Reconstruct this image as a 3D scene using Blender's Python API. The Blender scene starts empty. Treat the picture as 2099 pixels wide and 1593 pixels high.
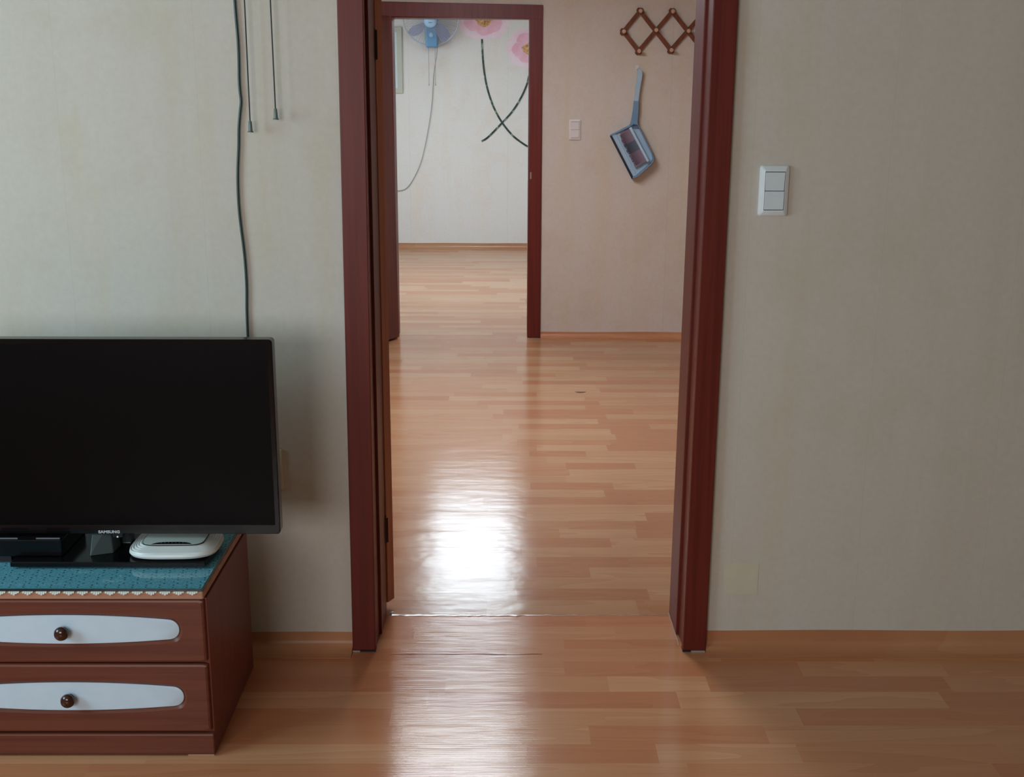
import bpy, bmesh, math, random
import numpy as np
from mathutils import Vector, Matrix

random.seed(7)
SC = bpy.context.scene
COL = SC.collection

# ------------------------------------------------------------------ camera
F, HC = 2400.0, 1.42
PITCH, YAW, ROLL = math.atan(596 / 2400), -0.009, 0.0045
fw = Vector((-math.sin(YAW) * math.cos(PITCH), math.cos(YAW) * math.cos(PITCH), -math.sin(PITCH)))
r0 = fw.cross(Vector((0, 0, 1))).normalized()
u0 = r0.cross(fw)
RR = r0 * math.cos(ROLL) + u0 * math.sin(ROLL)
UU = -r0 * math.sin(ROLL) + u0 * math.cos(ROLL)
CAM = Vector((0, 0, HC))
cd = bpy.data.cameras.new('camera')
cam = bpy.data.objects.new('camera', cd)
COL.objects.link(cam)
cd.sensor_fit = 'HORIZONTAL'
cd.sensor_width = 36
cd.lens = F / 2099 * 36
cd.clip_start = 0.02
m = Matrix((RR, UU, -fw)).transposed().to_4x4()
m.translation = CAM
cam.matrix_world = m
SC.camera = cam

# ------------------------------------------------------------------ light and exposure
SC.view_settings.view_transform = 'Standard'
SC.view_settings.look = 'None'
SC.view_settings.gamma = 1
SC.view_settings.use_curve_mapping = False
SC.view_settings.exposure = 0.0
W = bpy.data.worlds.new('daylight')
SC.world = W
W.use_nodes = True
W.node_tree.nodes['Background'].inputs[0].default_value = (0.62, 0.8, 0.95, 1)
W.node_tree.nodes['Background'].inputs[1].default_value = 0.6


def area(name, loc, target, sx, sy, power, color):
    l = bpy.data.lights.new(name, 'AREA')
    l.shape = 'RECTANGLE'
    l.size, l.size_y = sx, sy
    l.energy = power
    l.color = color
    o = bpy.data.objects.new(name, l)
    COL.objects.link(o)
    o.location = loc
    o.rotation_euler = (Vector(target) - Vector(loc)).to_track_quat('-Z', 'Y').to_euler()
    return o


# daylight at the left window; unseen rear and far fill lights are added
area('window_daylight', (-2.78, 1.35, 1.5), (0, 1.6, 1.2), 1.4, 1.1, 49, (0.58, 0.87, 1.0))
area('fill_rear', (-1.5, -1.66, 1.40), (-1.3, 1, 1.1), 1.5, 1.1, 54, (1.0, 0.98, 0.99))
area('fill_far', (-2.08, 9.3, 1.5), (0, 9.6, 1.2), 1.6, 1.1, 32, (0.84, 0.94, 1.0))
LAMP_MID, LAMP_FAR = 18.8, 12.0      # radiance of the two ceiling lamps

# ------------------------------------------------------------------ helpers
def ray(x, y):
    return fw * F + RR * (x - 1049.5) + UU * (796.5 - y)

def onz(x, y, z=0.0):
    d = ray(x, y)
    return CAM + d * ((z - HC) / d.z)

def ony(x, y, Y):
    d = ray(x, y)
    return CAM + d * (Y / d.y)

WL = {}

class MB:
    def __init__(s):
        s.v, s.f = [], []
    def add(s, vs, fs):
        n = len(s.v)
        s.v += [Vector(p) for p in vs]
        s.f += [tuple(i + n for i in f) for f in fs]
        return s
    def box(s, a, b):
        x0, y0, z0 = a
        x1, y1, z1 = b
        return s.hexa([(x0, y0, z0), (x1, y0, z0), (x1, y1, z0), (x0, y1, z0)],
                      [(x0, y0, z1), (x1, y0, z1), (x1, y1, z1), (x0, y1, z1)])
    def hexa(s, lo, hi):
        return s.add(list(lo) + list(hi), [(3, 2, 1, 0), (4, 5, 6, 7), (0, 1, 5, 4), (1, 2, 6, 5), (2, 3, 7, 6), (3, 0, 4, 7)])
    def prism_y(s, poly, y0, y1):
        n = len(poly)
        vs = [(p[0], y0, p[1]) for p in poly] + [(p[0], y1, p[1]) for p in poly]
        fs = [tuple(range(n)), tuple(reversed(range(n, 2 * n)))]
        fs += [(i, i + n, (i + 1) % n + n, (i + 1) % n) for i in range(n)]
        return s.add(vs, fs)
    def prism_x(s, poly, x0, x1):
        n = len(poly)
        vs = [(x0, p[0], p[1]) for p in poly] + [(x1, p[0], p[1]) for p in poly]
        fs = [tuple(range(n)), tuple(reversed(range(n, 2 * n)))]
        fs += [(i, i + n, (i + 1) % n + n, (i + 1) % n) for i in range(n)]
        return s.add(vs, fs)
    def rings(s, rs, cap=True, closed=True):
        n = len(rs[0])
        vs = [p for r in rs for p in r]
        fs = []
        for k in range(len(rs) - 1):
            for i in range(n if closed else n - 1):
                j = (i + 1) % n
                fs.append((k * n + i, k * n + j, (k + 1) * n + j, (k + 1) * n + i))
        if cap:
            fs.append(tuple(reversed(range(n))))
            fs.append(tuple(range((len(rs) - 1) * n, len(rs) * n)))
        return s.add(vs, fs)
    def tube(s, pts, r, n=8, cap=True):
        pts = [Vector(p) for p in pts]
        rs = []
        rad = r if isinstance(r, (list, tuple)) else [r] * len(pts)
        up = None
        for i, p in enumerate(pts):
            t = (pts[min(i + 1, len(pts) - 1)] - pts[max(i - 1, 0)]).normalized()
            if up is None:
                up = t.orthogonal().normalized()
            up = (up - t * up.dot(t)).normalized()
            b = t.cross(up)
            rs.append([p + (up * math.cos(a) + b * math.sin(a)) * rad[i] for a in [2 * math.pi * k / n for k in range(n)]])
        return s.rings(rs, cap)
    def lathe(s, origin, axis, prof, n=20):
        o, ax = Vector(origin), Vector(axis).normalized()
        u = ax.orthogonal().normalized()
        w = ax.cross(u)
        rs = [[o + ax * h + (u * math.cos(a) + w * math.sin(a)) * max(r, 1e-5) for a in [2 * math.pi * k / n for k in range(n)]] for r, h in prof]
        return s.rings(rs)
    def build(s, name, mat, parent=None, bevel=0, seg=2, smooth=False, loc=None, kind=None, label=None):
        if parent is not None:
            o0 = WL[parent]
        elif loc is not None:
            o0 = Vector(loc)
        else:
            xs = [p.x for p in s.v]; ys = [p.y for p in s.v]; zs = [p.z for p in s.v]
            o0 = Vector(((min(xs) + max(xs)) / 2, (min(ys) + max(ys)) / 2, min(zs)))
        me = bpy.data.meshes.new(name)
        me.from_pydata([p - o0 for p in s.v], [], s.f)
        bm = bmesh.new(); bm.from_mesh(me)
        bmesh.ops.recalc_face_normals(bm, faces=bm.faces)
        if bevel:
            bmesh.ops.remove_doubles(bm, verts=bm.verts, dist=1e-6)
            es = [e for e in bm.edges if len(e.link_faces) == 2 and e.calc_face_angle(0) > 0.5]
            bmesh.ops.bevel(bm, geom=es, offset=bevel, segments=seg, profile=0.5, affect='EDGES', clamp_overlap=True)
        bm.to_mesh(me); bm.free()
        if smooth or bevel:
            me.polygons.foreach_set('use_smooth', [True] * len(me.polygons))
            me.set_sharp_from_angle(angle=math.radians(smooth if isinstance(smooth, (int, float)) and smooth is not True else 40))
        me.materials.append(mat)
        ob = bpy.data.objects.new(name, me)
        COL.objects.link(ob)
        WL[ob] = o0.copy()
        if parent is not None:
            ob.parent = parent
        else:
            ob.location = o0
        if kind: ob['kind'] = kind
        if label: ob['label'] = label
        return ob


def thing(name, label, cat, loc, group=None):
    o = bpy.data.objects.new(name, None)
    COL.objects.link(o)
    o.empty_display_size = 0.05
    o.location = loc
    WL[o] = Vector(loc)
    return tag(o, label, cat, group)

def tag(o, label, cat, group=None):
    o['label'] = label
    o['category'] = cat
    if group: o['group'] = group
    return o

def struct(name, label, loc=(0, 0, 0)):
    o = bpy.data.objects.new(name, None)
    COL.objects.link(o)
    o.location = loc
    WL[o] = Vector(loc)
    o['kind'] = 'structure'
    o['label'] = label
    return o

def srgb(r, g, b):
    f = lambda c: (c / 255) / 12.92 if c / 255 <= 0.04045 else ((c / 255 + 0.055) / 1.055) ** 2.4
    return (f(r), f(g), f(b), 1)

# ------------------------------------------------------------------ materials
class NT:
    def __init__(s, name):
        s.m = bpy.data.materials.new(name)
        s.m.use_nodes = True
        s.t = s.m.node_tree
        s.p = s.t.nodes['Principled BSDF']
        s.out = s.t.nodes['Material Output']
    def n(s, typ, **kw):
        nd = s.t.nodes.new(typ)
        for k, v in kw.items():
            if k.startswith('i_'):
                nd.inputs[k[2:].replace('_', ' ')].default_value = v
            else:
                setattr(nd, k, v)
        return nd
    def l(s, a, b):
        s.t.links.new(a, b)
    def ramp(s, fac, stops):
        r = s.n('ShaderNodeValToRGB')
        e = r.color_ramp.elements
        e[0].position, e[0].color = stops[0]
        e[1].position, e[1].color = stops[-1]
        for p, c in stops[1:-1]:
            k = e.new(p); k.color = c
        s.l(fac, r.inputs[0])
        return r.outputs[0]
    def mapped(s, scale, coord='Object'):
        tc = s.n('ShaderNodeTexCoord')
        mp = s.n('ShaderNodeMapping')
        mp.inputs['Scale'].default_value = scale
        s.l(tc.outputs[coord], mp.inputs[0])
        return mp.outputs[0]
    def noise(s, vec, scale=1, detail=4, rough=0.5, dist=0.0):
        nd = s.n('ShaderNodeTexNoise')
        nd.inputs['Scale'].default_value = scale
        nd.inputs['Detail'].default_value = detail
        nd.inputs['Roughness'].default_value = rough
        nd.inputs['Distortion'].default_value = dist
        s.l(vec, nd.inputs['Vector'])
        return nd.outputs['Fac']
    def mix(s, fac, a, b, mode='MIX'):
        nd = s.n('ShaderNodeMix', data_type='RGBA', blend_type=mode)
        for sock, v in ((nd.inputs['Factor'], fac), (nd.inputs['A'], a), (nd.inputs['B'], b)):
            if hasattr(v, 'links') or isinstance(v, bpy.types.NodeSocket):
                s.l(v, sock)
            else:
                sock.default_value = v
        # colour sockets are the third pair
        return nd
    def cmix(s, fac, a, b, mode='MIX'):
        nd = s.n('ShaderNodeMix', data_type='RGBA', blend_type=mode)
        for sock, v in ((nd.inputs[0], fac), (nd.inputs[6], a), (nd.inputs[7], b)):
            if isinstance(v, bpy.types.NodeSocket):
                s.l(v, sock)
            else:
                sock.default_value = v
        return nd.outputs[2]
    def math(s, op, a, b=None, c=None):
        nd = s.n('ShaderNodeMath', operation=op)
        for k, v in enumerate((a, b, c)):
            if v is None: continue
            if isinstance(v, bpy.types.NodeSocket): s.l(v, nd.inputs[k])
            else: nd.inputs[k].default_value = v
        return nd.outputs[0]
    def bump(s, h, strength, dist, normal=None):
        nd = s.n('ShaderNodeBump')
        nd.inputs['Strength'].default_value = strength
        nd.inputs['Distance'].default_value = dist
        s.l(h, nd.inputs['Height'])
        if normal is not None: s.l(normal, nd.inputs['Normal'])
        return nd.outputs[0]
    def set(s, **kw):
        for k, v in kw.items():
            s.p.inputs[k.replace('_', ' ')].default_value = v
        return s.m

def plain(name, c, rough=0.5, spec=0.5, metal=0.0, bumpn=0.0):
    t = NT(name)
    fac = t.noise(t.mapped((1, 1, 1)), 35, 3)
    d = tuple(min(1, v * 0.9) for v in c[:3]) + (1,)
    t.l(t.cmix(fac, c, d), t.p.inputs['Base Color'])
    t.set(Roughness=rough, Metallic=metal)
    t.p.inputs['Specular IOR Level'].default_value = spec
    if bumpn:
        t.l(t.bump(t.noise(t.mapped((1, 1, 1)), 220, 2), bumpn, 0.001), t.p.inputs['Normal'])
    return t.m

def wallpaper(name, c1, c2, c3, seam=0.93, phase=0.98, dark=0.2):
    t = NT(name)
    v = t.mapped((1, 1, 1))
    a = t.noise(v, 5.5, 5, 0.6)
    col = t.ramp(a, [(0.32, c2), (0.5, c1), (0.7, c1)])
    st = t.noise(t.mapped((9, 9, 0.7)), 1.0, 3, 0.6)
    col = t.cmix(t.ramp(st, [(0.5, (0, 0, 0, 1)), (0.72, (0.55, 0.55, 0.55, 1))]), col, c3)
    fib = t.noise(t.mapped((1, 1, 1)), 60, 4, 0.7)
    col = t.cmix(0.10, col, t.ramp(fib, [(0.3, (0.3, 0.3, 0.3, 1)), (0.7, (1, 1, 1, 1))]), 'MULTIPLY')
    # paper seams every 0.93 m
    tc = t.n('ShaderNodeTexCoord')
    sx = t.n('ShaderNodeSeparateXYZ'); t.l(tc.outputs['Object'], sx.inputs[0])
    fr = t.math('FRACT', t.math('DIVIDE', t.math('ADD', sx.outputs[0], 10 * seam - phase + seam / 2), seam))
    line = t.math('LESS_THAN', t.math('ABSOLUTE', t.math('SUBTRACT', fr, 0.5)), 0.0012)
    col = t.cmix(t.math('MULTIPLY', line, dark), col, srgb(120, 105, 80))
    t.l(col, t.p.inputs['Base Color'])
    b1 = t.bump(t.noise(t.mapped((1, 1, 1)), 90, 4, 0.65), 0.12, 0.002)
    b2 = t.bump(t.noise(t.mapped((4, 4, 0.9)), 1.0, 2), 0.35, 0.02, b1)
    t.l(b2, t.p.inputs['Normal'])
    t.set(Roughness=0.72)
    t.p.inputs['Specular IOR Level'].default_value = 0.25
    return t.m

def filmwood(name, c1, c2, vertical=True, rough=0.42, spec=0.3):
    t = NT(name)
    v = t.mapped((60, 60, 1.6) if vertical else (1.6, 60, 60))
    a = t.noise(v, 1, 5, 0.6, 0.4)
    t.l(t.ramp(a, [(0.3, c2), (0.6, c1)]), t.p.inputs['Base Color'])
    t.l(t.bump(a, 0.12, 0.001), t.p.inputs['Normal'])
    t.set(Roughness=rough)
    t.p.inputs['Specular IOR Level'].default_value = spec
    return t.m

def floor_mat(name, gloss, ridge, wave, dent=0.0002, tint=(1, 1, 1, 1)):
    """printed plank vinyl; vertex colour plank = (tone, offset, offset)"""
    t = NT(name)
    at = t.n('ShaderNodeAttribute', attribute_name='plank')
    sp = t.n('ShaderNodeSeparateColor'); t.l(at.outputs['Color'], sp.inputs[0])
    tc = t.n('ShaderNodeTexCoord')
    off = t.n('ShaderNodeCombineXYZ')
    t.l(t.math('MULTIPLY', sp.outputs[1], 40), off.inputs[0])
    t.l(t.math('MULTIPLY', sp.outputs[2], 40), off.inputs[1])
    add = t.n('ShaderNodeVectorMath', operation='ADD')
    t.l(tc.outputs['Object'], add.inputs[0]); t.l(off.outputs[0], add.inputs[1])
    mp = t.n('ShaderNodeMapping'); mp.inputs['Scale'].default_value = (1.3, 11, 1)
    t.l(add.outputs[0], mp.inputs[0])
    # cathedral grain: bands of a stretched, distorted noise
    g = t.noise(mp.outputs[0], 1.0, 1.5, 0.4, 0.3)
    band = t.math('FRACT', t.math('MULTIPLY', g, 5.0))
    mp2 = t.n('ShaderNodeMapping'); mp2.inputs['Scale'].default_value = (6, 240, 1)
    t.l(add.outputs[0], mp2.inputs[0])
    fine = t.noise(mp2.outputs[0], 1.0, 3, 0.6)
    base = t.ramp(sp.outputs[0], [(0.0, srgb(177, 122, 88)), (0.35, srgb(185, 134, 98)), (0.65, srgb(189, 143, 107)), (1.0, srgb(196, 154, 119))])
    base = t.cmix(t.math('MULTIPLY', band, 0.28), base, srgb(160, 103, 66))
    base = t.cmix(0.22, base, t.ramp(fine, [(0.25, (0.55, 0.5, 0.45, 1)), (0.7, (1, 1, 1, 1))]), 'MULTIPLY')
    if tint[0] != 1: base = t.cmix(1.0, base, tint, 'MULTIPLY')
    t.l(base, t.p.inputs['Base Color'])
    # embossed grain ridges running along x, broken up, and slow waves of the sheet
    mp3 = t.n('ShaderNodeMapping'); mp3.inputs['Scale'].default_value = (1.6, 300, 1)
    t.l(tc.outputs['Object'], mp3.inputs[0])
    rd = t.noise(mp3.outputs[0], 1.0, 3, 0.6)
    mp4 = t.n('ShaderNodeMapping'); mp4.inputs['Scale'].default_value = (1.2, 9, 1)
    t.l(tc.outputs['Object'], mp4.inputs[0])
    wv = t.noise(mp4.outputs[0], 1.0, 2, 0.5)
    dents = t.noise(t.mapped((11, 14, 1)), 1.0, 2, 0.55)
    b = t.bump(wv, 1.0, wave)
    b = t.bump(dents, 1.0, dent, b)
    b = t.bump(rd, 1.0, ridge, b)
    t.l(b, t.p.inputs['Normal'])
    t.set(Roughness=gloss)
    t.p.inputs['Specular IOR Level'].default_value = 0.5
    return t.m

M = {}
M['paper_near'] = wallpaper('wallpaper_near', srgb(211, 203, 193), srgb(208, 199, 185), srgb(209, 195, 172), 0.33, 0.93, 0.16)
M['paper_dim'] = wallpaper('wallpaper_dim', srgb(168, 158, 140), srgb(160, 150, 130), srgb(160, 148, 120))  # darker paper for unseen walls, lowers the bounced light
M['paper_mid'] = wallpaper('wallpaper_middle', srgb(208, 194, 182), srgb(205, 188, 174), srgb(206, 188, 160))
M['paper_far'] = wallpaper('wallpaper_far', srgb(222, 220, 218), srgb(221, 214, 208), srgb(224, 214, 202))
M['ceil'] = plain('ceiling_paper', srgb(205, 202, 194), 0.8, 0.2)
M['ceil_dim'] = plain('ceiling_paper_near', srgb(176, 168, 152), 0.8, 0.2)  # unseen ceiling darkened to lower the bounced light
M['film'] = filmwood('red_brown_film', srgb(108, 40, 32), srgb(92, 30, 24))
M['film_leaf'] = filmwood('door_leaf_film', srgb(100, 46, 36), srgb(84, 36, 28))
M['film_edge'] = filmwood('door_edge_film', srgb(190, 124, 96), srgb(168, 106, 82))
M['floor_near'] = floor_mat('vinyl_floor_near', 0.13, 0.00042, 0.0012, tint=(1.24, 1.10, 1.05, 1))
M['cove'] = floor_mat('vinyl_skirting', 0.42, 0.0001, 0.0008, tint=(1.15, 1.05, 1.0, 1))
M['floor_mid'] = floor_mat('vinyl_floor_middle', 0.15, 0.00018, 0.0014, 0.0008)
M['floor_far'] = floor_mat('vinyl_floor_far', 0.25, 0.00005, 0.0008, tint=(0.99, 1.05, 1.14, 1))  # cooler tint stands in for whitish reflection on the far floor
M['screed'] = plain('underlay', srgb(96, 62, 40), 0.7, 0.2)
M['stand'] = filmwood('cherry_veneer', srgb(112, 60, 44), srgb(90, 44, 34), False, 0.38)
M['stand_side'] = filmwood('cherry_veneer_side', srgb(128, 64, 56), srgb(112, 54, 48), True, 0.4)
M['slab'] = filmwood('top_slab_lit_veneer', srgb(184, 136, 112), srgb(168, 120, 98), False, 0.4)  # stand veneer lightened for the light its rounded edge catches
M['inlay'] = plain('white_lacquer', srgb(206, 224, 240), 0.3)
M['knob'] = plain('dark_knob_lacquer', srgb(62, 30, 22), 0.12, 0.6)
M['pad'] = plain('foot_pad', srgb(196, 160, 128), 0.6)
M['black'] = plain('black_gloss_plastic', srgb(9, 9, 12), 0.16, 0.3)
M['blackmat'] = plain('black_matt_plastic', srgb(20, 20, 22), 0.55, 0.35)
M['screen'] = plain('dark_screen', srgb(6, 5, 7), 0.3, 0.10)
M['neck'] = plain('smoked_neck_plastic', srgb(56, 66, 68), 0.3, 0.5)
M['silver'] = plain('silver_print', srgb(190, 192, 196), 0.4)
M['label_grey'] = plain('grey_print', srgb(96, 102, 110), 0.6)
M['router'] = plain('white_router_plastic', srgb(226, 230, 230), 0.33)
M['router_top'] = plain('grey_router_panel', srgb(186, 198, 192), 0.35)
M['white'] = plain('white_plastic', srgb(234, 240, 244), 0.35)
M['white_b'] = plain('white_plastic_key', srgb(226, 236, 242), 0.3)
M['gapdark'] = plain('dark_gap', srgb(52, 56, 58), 0.7, 0.2)
M['white_mid'] = plain('aged_white_plastic', srgb(222, 212, 208), 0.4)
M['cable'] = plain('dark_cable', srgb(52, 62, 58), 0.45)
M['cord'] = plain('dark_cord', srgb(30, 36, 34), 0.6)
M['weight'] = plain('grey_weight_plastic', srgb(110, 122, 120), 0.4)
M['rack'] = filmwood('brown_rack_wood', srgb(122, 66, 42), srgb(98, 50, 32), True, 0.5)
M['peg'] = plain('pale_peg_wood', srgb(200, 156, 130), 0.45)
M['rackdark'] = plain('dark_rack_end', srgb(84, 46, 34), 0.6)
M['pan'] = plain('blue_dustpan_plastic', srgb(168, 192, 210), 0.35)
M['pandark'] = plain('blue_dustpan_rim', srgb(112, 142, 172), 0.4)
M['lip'] = plain('black_rubber_lip', srgb(22, 30, 44), 0.6)
M['brushbar'] = plain('pale_blue_brush_bar', srgb(176, 202, 222), 0.35)
M['bris_a'] = plain('mauve_bristles', srgb(140, 118, 132), 0.8, 0.2, bumpn=0.12)
M['bris_b'] = plain('slate_bristles', srgb(96, 104, 116), 0.8, 0.2, bumpn=0.12)
M['fan_blue'] = plain('blue_fan_plastic', srgb(96, 146, 186), 0.35)
M['fan_light'] = plain('pale_fan_cap', srgb(160, 198, 230), 0.3)
M['fan_wire'] = plain('pale_fan_wire', srgb(170, 184, 200), 0.4)
M['frame'] = plain('grey_green_frame', srgb(186, 188, 176), 0.5)
M['pane'] = plain('pale_blue_panel', srgb(206, 222, 228), 0.25)
M['stem'] = plain('dark_green_sticker', srgb(38, 58, 50), 0.5)
M['hinge'] = plain('dark_steel', srgb(74, 66, 60), 0.45, 0.5, 0.8)
M['steel'] = plain('brushed_steel', srgb(190, 188, 184), 0.3, 0.5, 0.9)
M['caulk'] = plain('pale_sealant', srgb(176, 158, 146), 0.35)
M['glint_w'] = plain('white_glint', srgb(232, 230, 226), 0.2)
M['patch'] = plain('yellowed_paper_patch', srgb(214, 205, 184), 0.7, 0.2)
M['greycable'] = plain('grey_cable', srgb(150, 148, 146), 0.5)
M['alu'] = plain('window_frame_white', srgb(214, 214, 208), 0.4)

def petal_mat(name, c1, c2, c3):
    t = NT(name)
    f = t.noise(t.mapped((1, 1, 1)), 7, 3, 0.5)
    t.l(t.ramp(f, [(0.3, c1), (0.5, c2), (0.7, c3)]), t.p.inputs['Base Color'])
    t.set(Roughness=0.6)
    return t.m
def heart_mat():
    t = NT('golden_stamen_print')
    f = t.noise(t.mapped((1, 1, 1)), 40, 4, 0.7)
    t.l(t.ramp(f, [(0.35, srgb(150, 92, 60)), (0.5, srgb(196, 148, 96)), (0.65, srgb(222, 190, 140))]), t.p.inputs['Base Color'])
    t.set(Roughness=0.6)
    return t.m
def stem_mat():
    t = NT('dark_green_stem_print')
    f = t.noise(t.mapped((1, 1, 1)), 14, 3, 0.6)
    t.l(t.ramp(f, [(0.4, srgb(22, 40, 34)), (0.56, srgb(40, 66, 54)), (0.66, srgb(150, 168, 158))]), t.p.inputs['Base Color'])
    t.set(Roughness=0.5)
    return t.m
M['heart'], M['stemp'] = heart_mat(), stem_mat()
M['petal'] = petal_mat('pale_pink_petal_print', srgb(232, 216, 224), srgb(230, 206, 218), srgb(226, 190, 208))
M['petal_in'] = petal_mat('pink_petal_print', srgb(232, 200, 212), srgb(228, 180, 198), srgb(220, 158, 178))

def see_through(name, tint, gloss=0.06, ior=1.5, alpha=None, body=None):
    t = NT(name)
    tr = t.n('ShaderNodeBsdfTransparent'); tr.inputs[0].default_value = tint
    gl = t.n('ShaderNodeBsdfGlossy'); gl.inputs['Roughness'].default_value = gloss
    fr = t.n('ShaderNodeFresnel')
    ge = t.n('ShaderNodeNewGeometry')
    t.l(t.math('MULTIPLY_ADD', ge.outputs['Backfacing'], 1 / ior - ior, ior), fr.inputs[0])
    mx = t.n('ShaderNodeMixShader')
    t.l(fr.outputs[0], mx.inputs[0]); t.l(tr.outputs[0], mx.inputs[1]); t.l(gl.outputs[0], mx.inputs[2])
    res = mx.outputs[0]
    if alpha is not None:
        df = t.n('ShaderNodeBsdfDiffuse'); df.inputs[0].default_value = body
        m2 = t.n('ShaderNodeMixShader'); m2.inputs[0].default_value = alpha
        t.l(res, m2.inputs[1]); t.l(df.outputs[0], m2.inputs[2])
        res = m2.outputs[0]
    t.l(res, t.out.inputs['Surface'])
    return t.m
M['glass'] = see_through('teal_glass', (0.46, 0.80, 0.92, 1))
M['glass_edge'] = plain('dark_glass_edge', srgb(14, 40, 46), 0.15)
M['window_glass'] = see_through('window_glass', (0.95, 0.97, 0.97, 1))
M['fan_blade'] = see_through('clear_blue_blade', (0.70, 0.80, 0.90, 1), 0.1, 1.45, 0.5, srgb(160, 158, 196))

def lace_mat():
    t = NT('white_lace')
    tc = t.n('ShaderNodeTexCoord')
    sx = t.n('ShaderNodeSeparateXYZ'); t.l(tc.outputs['Object'], sx.inputs[0])
    def dots(px, py, ox, oy, r):
        u = t.math('SUBTRACT', t.math('FRACT', t.math('DIVIDE', t.math('ADD', sx.outputs[0], ox + 10 * px), px)), 0.5)
        v = t.math('SUBTRACT', t.math('FRACT', t.math('DIVIDE', t.math('ADD', sx.outputs[1], oy + 10 * py), py)), 0.5)
        d = t.math('ADD', t.math('POWER', t.math('MULTIPLY', u, px), 2.0), t.math('POWER', t.math('MULTIPLY', v, py), 2.0))
        return t.math('LESS_THAN', d, r * r)
    P, Q = 0.0292, 0.040
    a = t.math('MAXIMUM', dots(P, Q, 0, 0, 0.0021), dots(P, Q, 0.006, 0.011, 0.0018))
    b = t.math('MAXIMUM', dots(P, Q, -0.005, 0.019, 0.0020), dots(P, Q, 0.002, 0.029, 0.0022))
    h = t.math('MAXIMUM', a, b)
    f = t.noise(t.mapped((1, 1, 1)), 220, 3, 0.7)
    c = t.ramp(f, [(0.35, srgb(178, 182, 178)), (0.6, srgb(228, 230, 226))])
    c = t.cmix(h, c, srgb(66, 54, 48))
    t.l(c, t.p.inputs['Base Color'])
    t.l(t.bump(f, 0.12, 0.0005), t.p.inputs['Normal'])
    t.set(Roughness=0.8)
    return t.m
M['lace'] = lace_mat()
M['lace_edge'] = plain('white_lace_edge', srgb(226, 228, 222), 0.8, 0.2)

def emit(name, col, s):
    t = NT(name)
    t.set(Roughness=0.5)
    t.p.inputs['Base Color'].default_value = (0.8, 0.8, 0.8, 1)
    t.p.inputs['Emission Color'].default_value = col
    t.p.inputs['Emission Strength'].default_value = s
    return t.m
M['lamp_mid'] = emit('lit_diffuser_middle', (0.84, 0.92, 1.0, 1), LAMP_MID)
M['lamp_far'] = emit('lit_diffuser_far', (0.76, 0.91, 1.0, 1), LAMP_FAR)

# ------------------------------------------------------------------ the setting
YN0, YN1 = 2.85, 3.07          # near partition (front face, back face)
YM0, YM1 = 7.01, 7.16          # middle partition
YF = 11.35                     # far wall
ZC = 2.25
XL, XR = -2.7, 2.4             # near room
MXL, MXR = -1.75, 2.3          # middle room
FXL, FXR = -2.0, 1.9           # far room
YB = -1.6

# opening corners read on the partition faces
cas_l_out = [onz(723, 1336), ony(690, 0, 2.833)]
cas_l_in = [onz(770.5, 1336), ony(744, 0, 2.833)]
cas_r_in = [onz(1399, 1336), ony(1463, 0, 2.833)]
cas_r_out = [onz(1446, 1336), ony(1514, 0, 2.833)]
def col_x(pair, z):
    a, b = pair
    return a.x + (b.x - a.x) * (z - a.z) / (b.z - a.z)
HEAD1 = 1.93

# walls (thick boxes)
def wall(name, label, boxes, mat):
    b = MB()
    for bx in boxes: b.box(*bx)
    return b.build(name, mat, loc=(0, 0, 0), kind='structure', label=label)

OL, OR = -0.345, 0.505          # rough opening, near partition
nb = wall('wall_front', 'near partition wall with beige wallpaper around the front doorway',
          [((XL - .1, YN0, -.01), (OL, (YN0 + YN1) / 2, ZC)), ((OR, YN0, -.01), (XR + .1, (YN0 + YN1) / 2, ZC)), ((OL, YN0, HEAD1 + .03), (OR, (YN0 + YN1) / 2, ZC))], M['paper_near'])
wall('wall_front_reverse', 'middle-room side of the near partition', 
     [((XL - .1, (YN0 + YN1) / 2, -.01), (OL, YN1, ZC)), ((OR, (YN0 + YN1) / 2, -.01), (XR + .1, YN1, ZC)), ((OL, (YN0 + YN1) / 2, HEAD1 + .03), (OR, YN1, ZC))], M['paper_mid'])
OL2, OR2 = -0.67, 0.175
wall('wall_middle', 'pinkish wallpapered wall around the second doorway',
     [((MXL - .3, YM0, -.01), (OL2, (YM0 + YM1) / 2, ZC)), ((OR2, YM0, -.01), (MXR + .1, (YM0 + YM1) / 2, ZC)), ((OL2, YM0, 1.89), (OR2, (YM0 + YM1) / 2, ZC))], M['paper_mid'])
wall('wall_middle_reverse', 'far-room side of the second partition',
     [((MXL - .3, (YM0 + YM1) / 2, -.01), (OL2, YM1, ZC)), ((OR2, (YM0 + YM1) / 2, -.01), (MXR + .1, YM1, ZC)), ((OL2, (YM0 + YM1) / 2, 1.89), (OR2, YM1, ZC))], M['paper_far'])
wall('wall_back', 'pale wallpapered far wall with flower stickers', [((FXL - .1, YF, -.01), (FXR + .1, YF + .12, ZC))], M['paper_far'])
wall('wall_left_far', 'left wall of the far room', [((FXL - .12, YM1, -.01), (FXL, 8.45, ZC)), ((FXL - .12, 10.15, -.01), (FXL, YF, ZC)), ((FXL - .12, 8.45, -.01), (FXL, 10.15, .9)), ((FXL - .12, 8.45, 2.1), (FXL, 10.15, ZC))], M['paper_far'])
wall('wall_right_far', 'right wall of the far room', [((FXR, YM1, -.01), (FXR + .12, YF, ZC))], M['paper_far'])
wall('wall_left_middle', 'left wall of the middle room', [((MXL - .12, YN1, -.01), (MXL, YM0, ZC))], M['paper_mid'])
wall('wall_right_middle', 'right wall of the middle room', [((MXR, YN1, -.01), (MXR + .12, YM0, ZC))], M['paper_mid'])
wy0, wy1, wz0, wz1 = 0.6, 2.1, 0.9, 2.1
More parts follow.
